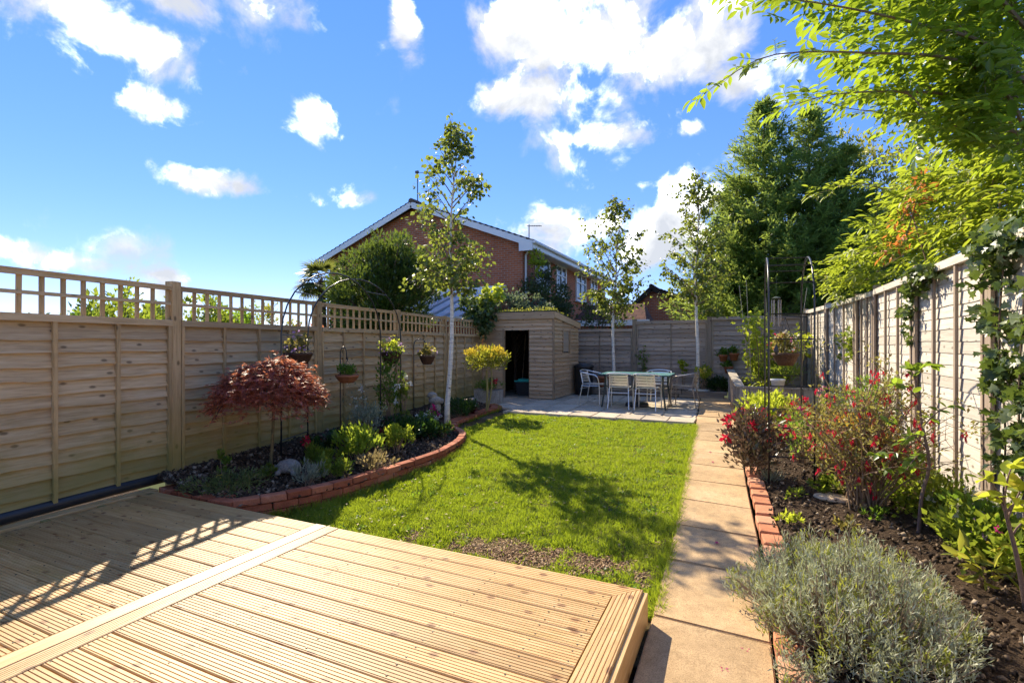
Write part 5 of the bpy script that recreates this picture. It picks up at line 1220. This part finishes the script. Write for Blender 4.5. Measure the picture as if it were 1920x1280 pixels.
w = MB(); w.tube([Vector((0, 0, 0)), Vector((-.2, -.5, 1.8))] + [Vector(c) for c in Cs[:4]], .008, 5); w.build('stems', M['twig'], rc)
# ivy on the right fence
fx = 1.85
ivy('ivy', 'dense dark ivy covering the right end of the pale fence', (fx - .05, 4.9, 0), [((-.06, -.05, 1.0), (.06, .13, .95)), ((-.08, .0, 1.95), (.12, .4, .2)), ((-.06, -.4, .9), (.08, .22, 1.0)), ((-.05, .15, 1.5), (.05, .15, .45)), ((-.05, .1, 2.15), (.2, .6, .13))], 64, 20, .066, 95, .1, stems=[[(-.03, .05, 0), (-.03, .0, .7), (-.03, .1, 1.4), (-.03, 0, 2.1)], [(-.03, -.3, 0), (-.03, -.2, .9), (-.03, -.3, 1.9)]])
ivy('ivy', 'small bunch of ivy hanging over the middle of the pale fence', (fx - .06, 7.0, 1.9), [((-.03, 0, .12), (.07, .5, .12)), ((-.02, .2, -.12), (.05, .18, .18)), ((-.02, .3, -.4), (.03, .06, .22)), ((-.05, -.5, .22), (.1, .5, .08))], 32, 15, .062, 96, .08)
ivy('ivy', 'thin trailing ivy strands on the shaded far stretch of the right fence', (1.75, 10.4, 1.3), [((-.03, 0, .1), (.05, .3, .35)), ((-.03, .8, .0), (.05, .25, .3))], 20, 14, .07, 97, .09, 'mid')

# ------------------------------------------------------------------ bed plants
def bush(name, label, base, h, rad, K, per, leaf, mat, seed, asp=.45, tpl='fold', up=.6, cat='plant', crad=None, flowers=None, group=None, stemm='twig', low=-.2, n_stem=14, zc=.55, sx=1.0, sy=1.0, droop=0.0, face=.35):
    r = rng(seed); rr = random.Random(seed); o = thing(name, label, cat, base, 0, group)
    C = ellip(r, K, (0, 0, h * zc), (rad * sx, rad * sy, h * (1 - zc)), .35, -.95); C[:, 2] = np.maximum(C[:, 2], .02)
    w = MB()
    for c in C[:n_stem * 2:2]: w.tube(curve((rr.gauss(0, rad * .12), rr.gauss(0, rad * .12), -.03), c, (0, 0, h * .08), 4), [.006, .005, .004, .002], 4)
    w.build('stems', M[stemm], o)
    obj('leaves', np_mesh('leaves', [clumps(r, C, crad or rad * .3, per, leaf, asp, up, tpl, (0, 0, 0), droop, .9, .3, face)]), mat, o)
    for fm, n, sz, k in (flowers or []):
        Cf = ellip(r, n, (0, 0, h * zc), (rad * sx * 1.05, rad * sy * 1.05, h * (1 - zc) * 1.1), .85, low)
        obj('flowers', np_mesh('flowers', [clumps(r, Cf, sz * .6, k, sz, .6, .1, 'round', None, 0, 1, .2, .3)]), fm, o).__setitem__('kind', 'stuff')
    return o
def tuft(name, label, base, n, L, wd, mat, seed, spread=.5, rad=.06, cat='plant', tpl='blade'):
    r = rng(seed); o = thing(name, label, cat, base); P = np.column_stack([r.normal(size=(n, 2)) * rad, np.zeros(n) - .01]); D = r.normal(size=(n, 3)) * spread; D[:, 2] = 1
    LL = L * (.6 + .5 * r.random(n)); obj('leaves', np_mesh('leaves', [leaf_arrays(P, D, r.normal(size=(n, 3)), LL, wd, tpl)]), mat, o); return o
# red japanese maple standard
LF['maple'] = leafm('red_maple_leaf', (.20, .07, .065), (.44, .16, .11), (.78, .28, .13), .42, .45, .35, c3=(.55, .2, .07))
mb_ = GZ(507, 868, lambda y: .05); mp = thing('japanese_maple', 'dark red cut-leaf maple grown as a mop-headed standard', 'tree', (mb_.x, mb_.y, .05))
rr = random.Random(3); r = rng(3); w = MB(); tp_ = Vector((.03, .02, .78)); w.tube(curve((0, 0, -.06), tp_, (.012, 0, 0), 6), [.019, .017, .016, .016, .015, .015], 8); w.build('trunk', plain('olive_bark', (.16, .12, .055), .8, 0, .2, .3, 30, .3), mp)
w = MB(); LP, LD, LU = [], [], []
for k in range(520):
    az = rr.uniform(0, 6.283); f = rr.random() ** .5
    R = Vector((.42 * math.cos(az) * f, .53 * math.sin(az) * f, 0)); topz = .80 + .36 * math.sqrt(max(0, 1 - f * f)) * (.85 + .3 * noise.noise(R * 4)) - .10 * f
    e = R + Vector((0, 0, topz)); c = tp_.lerp(e, .6) + Vector((0, 0, .16)); pts = [tp_, c, e, e + Vector((R.x * .18, R.y * .18, -.09 - .07 * f))]
    if k % 4 == 0: w.tube(catmull(pts, .12), .004, 4)
    for q in range(15):
        s_ = rr.random() * 1.1 - .1; p = pts[2].lerp(pts[3], s_) + Vector((rr.gauss(0, .045), rr.gauss(0, .045), rr.gauss(0, .035)))
        d0 = Vector((R.x * 1.2 + rr.gauss(0, .35), R.y * 1.2 + rr.gauss(0, .35), -.25 + rr.gauss(0, .3))).normalized(); sd_ = d0.cross(Vector((0, 0, 1))).normalized()
        for j in range(5):
            a_ = (j - 2) * .5; LP.append(p); LD.append(d0 * math.cos(a_) + sd_ * math.sin(a_)); LU.append((rr.gauss(0, .3), rr.gauss(0, .3), 1))
w.build('branches', M['bark'], mp); Lm = .05 * (1 + .25 * r.normal(size=len(LP))).clip(.5, 1.5)
obj('crown', np_mesh('crown', [leaf_arrays(np.array(LP), np.array(LD), np.array(LU), Lm, Lm * .2, 'dia')]), LF['maple'], mp)
# golden standard in front of the shed
yb = GZ(912, 768, lambda y: .06); ys_ = thing('golden_standard', 'small mop-headed shrub with golden top in front of the shed', 'shrub', (yb.x, yb.y, .05)); r = rng(14); rr = random.Random(14)
w = MB(); w.tube(curve((0, 0, -.05), (-.05, .1, .78), (.02, 0, 0), 5), .022, 7); w.tube(curve((.02, 0, 0), (.08, .05, .85), (.05, 0, 0), 5), .014, 6); w.build('trunk', plain('yellowish_stem', (.30, .24, .08), .7), ys_)
C = ellip(r, 60, (-.02, .05, .98), (.43, .42, .22), .5, -.6); obj('crown', np_mesh('crown', [clumps(r, C, .1, 40, .05, .5, .4, 'fold', (0, 0, .7))]), leafm('golden_lower_leaf', (.05, .085, .014), (.15, .18, .025), (.5, .5, .05), .42), ys_)
C = ellip(r, 40, (-.02, .05, 1.03), (.44, .43, .2), .92, .1); obj('golden_tips', np_mesh('golden_tips', [clumps(r, C, .07, 26, .045, .5, .6, 'fold', (0, 0, .7))]), leafm('golden_leaf', (.36, .27, .02), (.58, .42, .035), (.8, .6, .06), .4), ys_)
# left bed
def LB(u, v): 
    p = GZ(u, v, lambda y: .0)
    for _ in range(6): p = G(u, v, left_bed(p.x, p.y) + .01)
    return p
bush('hebe', 'bright lime green mounded shrub in the middle of the left bed', LB(672, 868), .42, .26, 46, 30, .055, leafm('fresh_leaf', (.07, .13, .014), (.17, .25, .03), (.52, .64, .06), .45), 101, .4, up=.9)
bush('feathery_plant', 'upright bright green feathery plant beside the tortoise', LB(598, 882), .32, .16, 30, 40, .045, LF['mid'], 102, .22, up=1.2)
bush('lime_shrub', 'lime green small-leaved shrub near the brick curve', LB(745, 848), .36, .2, 34, 30, .045, leafm('fresh_leaf_two', (.08, .14, .014), (.2, .27, .03), (.55, .64, .06), .45), 103, .42, up=.9)
bush('cover_plant', 'grey green mat of cover plant with yellow flowers at the deck corner', LB(432, 918), .13, .36, 60, 26, .03, leafm('greyish_leaf', (.06, .085, .03), (.13, .17, .06), (.25, .32, .08), .35), 104, .4, up=.8, crad=.08, flowers=[(yel, 2, .022, 7)])
bush('cover_plant', 'small green seedling clump by the maple trunk', LB(500, 893), .12, .1, 10, 16, .04, LF['mid'], 105, .6)
bush('cover_plant', 'spiky grey green lavender tuft next to the tortoise', LB(578, 908), .2, .15, 22, 30, .045, LF['silver'], 106, .16, up=1.2)
bush('cover_plant', 'green leafy clump at the bricks right of the tortoise', LB(625, 895), .22, .2, 26, 26, .04, LF['mid'], 107, .5)
bush('pinkish_cover', 'bronze pink low plant against the brick wall', LB(700, 885), .2, .22, 26, 26, .035, leafm('bronze_leaf', (.16, .10, .05), (.33, .25, .13), (.45, .36, .15), .35), 108, .5)
bush('cover_plant', 'tall weedy stem at the fence foot left of the maple', LB(418, 898), .3, .06, 10, 10, .05, LF['green'], 109, .35)
bush('red_primula', 'small plant with a crimson flower head by the arch foot', LB(588, 850), .2, .13, 14, 20, .05, LF['dark'], 110, .5, flowers=[(redp, 5, .045, 12)])
bush('silver_plant', 'airy silver grey plant below the middle of the arch', LB(690, 825), .55, .24, 50, 24, .04, LF['silver'], 111, .35, up=.6)
bush('white_spires', 'thin stems of small white flowers in front of the fence', LB(668, 812), .78, .2, 26, 8, .03, LF['silver'], 112, .4, up=.5, flowers=[(wht, 14, .025, 6)])
bush('arch_climber', 'wispy green climber on the far leg of the left arch', (-5.0, 6.3, .05), 1.25, .17, 46, 14, .055, LF['green'], 113, .55, up=.1, crad=.1)
bush('cosmos', 'tall feathery plant with white flowers by the far arch leg', LB(756, 806), .85, .12, 30, 20, .05, LF['mid'], 114, .25, up=.8, flowers=[(wht, 6, .05, 8)])
bush('dark_cover', 'dark green leafy ground cover in the middle of the left bed', LB(765, 818), .22, .42, 70, 26, .055, LF['dark'], 115, .55, crad=.1)
bush('dark_cover', 'dark green ground cover close behind the brick curve', LB(805, 818), .2, .3, 48, 26, .045, LF['dark'], 116, .55, crad=.1)
bush('dark_cover', 'dark leafy clump at the fence foot behind the feathery plant', LB(640, 838), .22, .25, 36, 24, .055, LF['dark'], 117, .55)
bush('dark_cover', 'dark shaded plants along the fence foot behind the front birch', LB(860, 782), .3, .3, 40, 24, .05, LF['dark'], 118, .5, sy=1.6)
bush('marigold', 'small orange marigold among the dark cover', LB(733, 832), .24, .07, 8, 12, .04, LF['green'], 119, .5, flowers=[(org, 2, .04, 14)])
bush('red_spinach', 'dark crimson leafed plant left of the marigold', LB(722, 843), .28, .08, 12, 14, .06, leafm('crimson_leaf', (.10, .008, .012), (.22, .018, .028), (.4, .04, .04), .35), 120, .5)
bush('white_flower_patch', 'patch of white flowers beside the stone figure', LB(800, 796), .2, .18, 20, 16, .04, LF['green'], 121, .5, flowers=[(wht, 9, .04, 9)])
bush('fuchsia_pot_plant', 'magenta flowering plant in front of the stone figure', LB(817, 792), .26, .08, 8, 12, .04, LF['dark'], 122, .5, flowers=[(mag, 6, .05, 12)])
bush('green_fern', 'small bright green plant right behind the brick bend', LB(836, 818), .2, .1, 14, 20, .045, LF['mid'], 123, .3, up=1.0)
bush('purple_heuchera', 'dark purple leaf clump near the trough', LB(878, 776), .2, .15, 18, 16, .06, leafm('purple_leaf', (.05, .008, .015), (.13, .02, .03), (.25, .03, .04), .3), 124, .7, 'round')
bush('trough_plant', 'grey green plant with a red flower spilling from the stone trough', (-5.3, 10.3, .26), .26, .28, 36, 22, .05, LF['silver'] if False else LF['green'], 125, .4, flowers=[(redp, 4, .05, 12)])
# right bed
def RB(u, v): return GZ(u, v, bed_z)
p = RB(1622, 955); p.z += .0
fu = thing('fuchsia_shrub', 'large straggly fuchsia with hanging red flowers in the right bed', 'shrub', p); r = rng(130); rr = random.Random(130)
w = MB(); TP = []; FL = []; 
for k in range(62):
    az = rr.uniform(0, 6.283); sp_ = rr.uniform(.15, 1.0); e = Vector((.72 * sp_ * math.cos(az), .62 * sp_ * math.sin(az), rr.uniform(.62, 1.22) * (1.1 - .28 * sp_)))
    a = Vector((rr.gauss(0, .07), rr.gauss(0, .07), -.04)); pts = curve(a, e, (-.05 * math.cos(az), -.05 * math.sin(az), .08), 6); w.tube(pts, [.008, .0075, .0065, .005, .0035, .002], 5)
    for q in range(7):
        s_ = rr.uniform(.35, 1); i = min(4, int(s_ * 5)); b = pts[i].lerp(pts[i + 1], s_ * 5 - i); e2 = b + Vector((rr.gauss(0, .12), rr.gauss(0, .12), rr.gauss(.03, .09))); w.tube([b, e2], [.003, .0015], 3); TP.append(e2)
        if rr.random() < .30: FL.append(e2 + Vector((rr.gauss(0, .02), rr.gauss(0, .02), -.03)))
for k in range(5):
    az = rr.uniform(0, 6.28); w.tube([(rr.gauss(0, .06), rr.gauss(0, .06), -.03), (.1 * math.cos(az), .1 * math.sin(az), .5), (.16 * math.cos(az), .16 * math.sin(az), rr.uniform(.7, .95))], [.017, .014, .012], 7)
w.build('stems', M['twig'], fu)
obj('leaves', np_mesh('leaves', [clumps(r, np.array(TP), .06, 9, .034, .5, .2, 'fold', None, 0, 1, .35, .4)]), leafm('fuchsia_leaf', (.09, .10, .025), (.22, .20, .07), (.46, .42, .1), .42, c3=(.36, .2, .10)), fu)
def fuchsia_flowers(FL, par, seed, mat):
    r = rng(seed); P = np.repeat(np.array(FL), 9, 0); n = len(P); P = P + r.normal(size=(n, 3)) * np.array([.006, .006, .014]); D = r.normal(size=(n, 3)) * .35; D[:, 2] = -1
    o = obj('flowers', np_mesh('flowers', [leaf_arrays(P, D, r.normal(size=(n, 3)), .04, .013, 'fold')]), mat, par); o['kind'] = 'stuff'; return o
fuchsia_flowers(FL, fu, 131, petalm('fuchsia_red', (.45, .012, .035), (.70, .03, .07), .4))
p = RB(1412, 892); bush('dahlia', 'dark purple leaved dahlia with crimson flowers leaning over the path', p, .72, .36, 80, 18, .058, leafm('dark_purple_leaf', (.025, .024, .018), (.10, .08, .06), (.2, .12, .08), .25, .3, .6, c3=(.10, .13, .05)), 132, .5, flowers=[(redp, 11, .055, 16)], crad=.15, stemm='bark', sx=.8)
p = RB(1440, 812); bush('lime_bush', 'yellow green bush between dahlia and planter', p, .6, .46, 90, 30, .055, LF['lime'], 133, .5, crad=.13)
p = RB(1600, 862); bush('amber_acer', 'amber yellow leafed shrub behind the fuchsia', (p.x, p.y, p.z), .55, .36, 60, 30, .05, leafm('amber_leaf', (.28, .16, .018), (.50, .30, .03), (.8, .5, .05), .42), 134, .4, crad=.12)
p = RB(1520, 835); bush('red_salvia', 'leafy plant with red flowers behind the arch foot', p, .6, .38, 66, 24, .045, LF['olive'], 135, .5, crad=.12, flowers=[(redp, 16, .04, 14)])
p = RB(1660, 830); bush('fence_fuchsia', 'smaller red flowering shrub against the pale fence', p, .95, .4, 70, 20, .045, LF['green'], 136, .5, crad=.13, flowers=[(redp, 16, .035, 14)])
p = RB(1446, 900); tuft('grey_grass', 'small tuft of grey grass at the foot of the right arch', p, 160, .17, .005, LF['silver'], 137, .55, .05)
p = RB(1556, 925); bush('geum', 'small lime plant with a red flower on the soil', p, .16, .16, 20, 20, .045, LF['mid'], 138, .6, flowers=[(redp, 2, .03, 12)])
for i, (u, v, lab) in enumerate(((1487, 935, 'tiny seedling on the soil near the brick edge'), (1483, 985, 'yellow leaved seedling near the lavender'), (1590, 1000, 'creamy headed sedum seedling behind the lavender'), (1640, 975, 'low green weed under the fuchsia'))):
    bush('seedling', lab, RB(u, v), .1, .09, 8, 12, .035, [LF['mid'], LF['lime'], LF['olive'], LF['green']][i], 140 + i, .6)
p = Vector((1.35, 5.6, bed_z(5.6))); bush('fence_cover', 'green ground cover along the foot of the pale fence', p, .22, .75, 90, 26, .05, LF['mid'], 145, .6, crad=.1, sx=.45, sy=1.5)
p = Vector((1.5, 4.4, bed_z(4.4))); bush('fence_cover', 'mixed leafy cover below the ivy at the fence foot', p, .3, .5, 80, 26, .055, LF['mid'], 146, .6, crad=.1, sx=.6, sy=1.3)
for i, (u, v, h_, r_, mt, fl, lab) in enumerate(((1500, 870, .62, .2, 'green', mag, 'airy stems with pink flowers behind the dahlia'), (1545, 890, .5, .2, 'olive', redp, 'loose olive leaved stems left of the fuchsia'), (1695, 930, .55, .22, 'mid', redp, 'leafy green stems between fuchsia and young tree'), (1570, 800, .7, .3, 'mid', pnk, 'tall mixed stems with pink flowers behind the right arch'), (1780, 985, .35, .22, 'mid', cream, 'low green plant with cream flowers right of the young tree'))):
    bush('mixed_stems', lab, RB(u, v), h_, r_, 40, 14, .045, LF[mt], 190 + i, .45, up=.5, crad=.11, flowers=[(fl, 7, .03, 10)], n_stem=18)
# two young trees with big leaves
LF['apple'] = leafm('big_green_leaf', (.05, .10, .014), (.12, .19, .025), (.42, .58, .05), .45, .35, .5)
def young(name, label, base, stem, tips, leaf, seed, mat, n=16, asp=.55, r0=.014):
    rr = random.Random(seed); r = rng(seed); o = thing(name, label, 'tree', base); O = Vector(base); w = MB(); LP, LD = [], []
    pts = catmull([O] + stem, .08); w.tube([p - O for p in pts], [max(.005, r0 * (1 - .5 * i / len(pts))) for i in range(len(pts))], 7)
    for (a, b) in tips:
        q = catmull([a, a.lerp(b, .5) + Vector((0, 0, .04)), b], .06); w.tube([p - O for p in q], [max(.002, .006 * (1 - .7 * i / len(q))) for i in range(len(q))], 5)
        for k in range(n):
            i = rr.randrange(1, len(q)); d = (q[i] - q[i - 1]).normalized(); LP.append(q[i] - O); LD.append(d * .6 + Vector((rr.gauss(0, .7), rr.gauss(0, .7), rr.gauss(-.05, .4))))
    w.build('stem', plain('young_bark', (.17, .11, .085), .75, 0, .3, .25, 40, .3), o); n2 = len(LP); U = r.normal(size=(n2, 3)) * .45; U[:, 2] += 1; L = leaf * (1 + .22 * r.normal(size=n2)).clip(.5, 1.5)
    obj('crown', np_mesh('crown', [leaf_arrays(np.array(LP), np.array(LD), U, L, L * asp, 'leaf8')]), mat, o); return o
B = RB(1722, 1002); d0 = -sn * B.x + cs * B.y
young('young_tree', 'young tree with big glossy green leaves rising from the lavender', B, D3([(1728, 930, d0), (1742, 870, d0), (1728, 790, d0), (1715, 700, d0)]),
      [(DP(1742, 870, d0), DP(1640, 850, d0 - .1)), (DP(1738, 840, d0), DP(1665, 790, d0 + .1)), (DP(1730, 800, d0), DP(1790, 760, d0)), (DP(1722, 750, d0), DP(1680, 720, d0 - .1)), (DP(1716, 710, d0), DP(1745, 685, d0)), (DP(1738, 850, d0), DP(1700, 880, d0 - .2)), (DP(1742, 880, d0), DP(1620, 890, d0 - .15)), (DP(1735, 820, d0), DP(1690, 830, d0 - .2)), (DP(1718, 720, d0), DP(1700, 690, d0))], .075, 151, LF['apple'], 12)
B = RB(1925, 1150); d0 = -sn * B.x + cs * B.y
young('young_tree', 'second young tree at the right edge with yellowing big leaves', B, D3([(1908, 1050, d0), (1888, 970, d0), (1880, 930, d0)]),
      [(DP(1885, 960, d0), DP(1855, 930, d0)), (DP(1890, 970, d0), DP(1935, 900, d0)), (DP(1882, 940, d0), DP(1900, 870, d0)), (DP(1882, 940, d0), DP(1835, 895, d0)), (DP(1888, 960, d0), DP(1920, 950, d0)), (DP(1900, 1000, d0), DP(1930, 990, d0))], .085, 152, leafm('yellowing_big_leaf', (.10, .15, .016), (.24, .29, .03), (.62, .68, .06), .45, c3=(.42, .32, .04)), 9, .6)
p = RB(1835, 1040); bush('sedum', 'sedum with cream flower heads left of the second young tree', p, .42, .2, 26, 16, .06, LF['green'], 153, .5, flowers=[(cream, 13, .03, 26)])
p = RB(1868, 1065); bush('pink_aster', 'plant with purple pink flowers under the second young tree', p, .36, .15, 16, 12, .06, LF['lime'], 154, .4, droop=.4, flowers=[(lil, 7, .025, 16), (mag, 4, .022, 12)])
p = RB(1850, 1110); bush('yellowing_plant', 'limp yellowing plant with long drooping leaves', p, .36, .13, 10, 5, .09, leafm('yellow_drooping_leaf', (.10, .14, .025), (.22, .24, .04), (.45, .45, .06), .45, c3=(.5, .34, .03)), 155, .3, 'leaf8', droop=1.1)
# lavender
lv = thing('lavender_bush', 'wide silvery green lavender bush spilling over the path edge', 'shrub', (.50, 3.1, bed_z(3.1))); r = rng(160); rr = random.Random(160)
w = MB(); LP, LD, LL, GP, GD = [], [], [], [], []
for k in range(1500):
    az = rr.uniform(0, 6.283); f = rr.random() ** .5 * (1 + .14 * math.sin(az * 5) + .1 * math.sin(az * 11)); ex, ey = .50 * f * math.cos(az), .70 * f * math.sin(az)
    hgt = (.34 * (1 - f * f * .62)) * (1 + .6 * noise.noise(Vector((ex * 6, ey * 6, 3)))) * rr.uniform(.65, 1.2)
    a = Vector((ex * .35 + rr.gauss(0, .02), ey * .45 + rr.gauss(0, .02), -.02)); e = Vector((ex, ey, max(.05, hgt))); pts = curve(a, e, (ex * .1, ey * .1, -.01), 4)
    if k % 2 == 0: w.tube(pts + [pts[-1] + Vector((rr.gauss(0, .03), rr.gauss(0, .03), .11))] if k % 14 == 0 else pts, ([.004, .0035, .003, .0025, .0015] if k % 14 == 0 else [.006, .005, .004, .003]), 3)
    d = (pts[3] - pts[2]).normalized() * .6 + Vector((0, 0, .7)); tgt = (GP, GD) if rr.random() < .2 else (LP, LD)
    for q in range(14):
        s_ = rr.uniform(-.10, .05); tgt[0].append(e + d.normalized() * s_ + Vector((rr.gauss(0, .008),) * 2 + (0,))); tgt[1].append(d.normalized() * .75 + Vector((rr.gauss(0, .5), rr.gauss(0, .5), rr.gauss(.1, .35))))
w.build('stems', plain('grey_stalk', (.36, .28, .19), .9, 0, .1, .3, 40), lv)
n = len(LP); obj('leaves', np_mesh('leaves', [leaf_arrays(np.array(LP), np.array(LD), r.normal(size=(n, 3)), .034 * (.7 + .6 * r.random(n)), .0062, 'dia')]), leafm('lavender_leaf', (.22, .24, .16), (.53, .54, .41), (.5, .54, .28), .28, .6, .3), lv)
n = len(GP); obj('green_shoots', np_mesh('green_shoots', [leaf_arrays(np.array(GP), np.array(GD), r.normal(size=(n, 3)), .04, .0065, 'dia')]), leafm('lavender_green', (.14, .18, .03), (.28, .30, .05), (.5, .52, .08), .35), lv)
# planter and far bed plants
C = []
for (u, v, n_) in ((1405, 610, 4), (1415, 640, 7), (1425, 600, 3), (1420, 680, 8), (1450, 660, 6), (1475, 650, 5), (1440, 700, 7), (1500, 640, 4), (1410, 720, 5)): C += [(u, v)] * (n_ * 2)
be_ = thing('runner_beans', 'yellow green bean plants climbing canes in the raised planter', 'plant', (.5, 12.0, .55)); r = rng(170); O = Vector((.5, 12.0, .55)); rr = random.Random(170)
Cs = np.array([DP(u + rr.gauss(0, 9), v + rr.gauss(0, 10), rr.uniform(10.9, 11.9)) - O for u, v in C]); obj('leaves', np_mesh('leaves', [clumps(r, Cs, .16, 15, .10, .75, -.1, 'fold', None, .2)]), LF['lime'], be_)
w = MB(); 
for c in Cs[::2]: w.tube(curve((c[0] * .8, c[1] * .8, 0), c, (.03, 0, 0), 4), .005, 4)
w.build('stems', M['twig'], be_)
bush('planter_greens', 'low leafy greens at the back of the raised planter', (.6, 12.5, .5), .4, .5, 50, 22, .075, LF['mid'], 171, .6, crad=.14)
bush('planter_greens', 'upright green stems at the front of the raised planter', (.75, 11.6, .5), .45, .35, 40, 20, .06, LF['mid'], 172, .35, crad=.12)
p = YP(1318, 705, 13.5); bush('yellow_lily', 'plant with pale yellow flowers beside the right birch', (p.x, 13.55, .17), .62, .22, 22, 12, .08, LF['lime'], 173, .4, flowers=[(yel, 7, .07, 8)], zc=.72)
p = YP(1280, 705, 13.7); bush('lime_sapling', 'single lime green sapling in front of the back fence', (p.x, 13.75, .17), .85, .11, 14, 12, .075, LF['lime'], 174, .5, zc=.7)
p = YP(1205, 700, 13.8); bush('fence_climber', 'thin climber against the back fence behind the table', (p.x, 13.86, .17), 1.15, .16, 22, 8, .06, LF['green'], 175, .5, sy=.4)
p = YP(1340, 705, 13.7); bush('shade_cover', 'dark leafy cover below the pots on the back fence', (p.x + .1, 13.7, .17), .3, .4, 40, 20, .07, LF['dark'], 176, .6, sy=.5)
# fallen petals on the path
for i, (u, v) in enumerate(((1398, 1217), (1357, 1255), (1337, 866), (1331, 847), (1345, 1018))):
    p = GZ(u, v, lambda y: lawn_z(y) + .026); r = rng(180 + i); n = 9
    P = np.zeros((n, 3)); D = r.normal(size=(n, 3)); D[:, 2] = .15 + .2 * r.random(n)
    o = obj('fallen_flower', np_mesh('fallen_flower', [leaf_arrays(P, D, np.tile([0, 0, 1.0], (n, 1)), .02 + .008 * r.random(n), .01, 'dia')]), mag, None, p)
    tag(o, ['crimson petal on the path by the lower lavender edge', 'crimson petal on the nearest path slab', 'crimson dahlia head lying on the path', 'crimson dahlia head at the lawn side of the path', 'tiny crimson petal on the middle path slab'][i], 'flower', 'fallen crimson flowers')
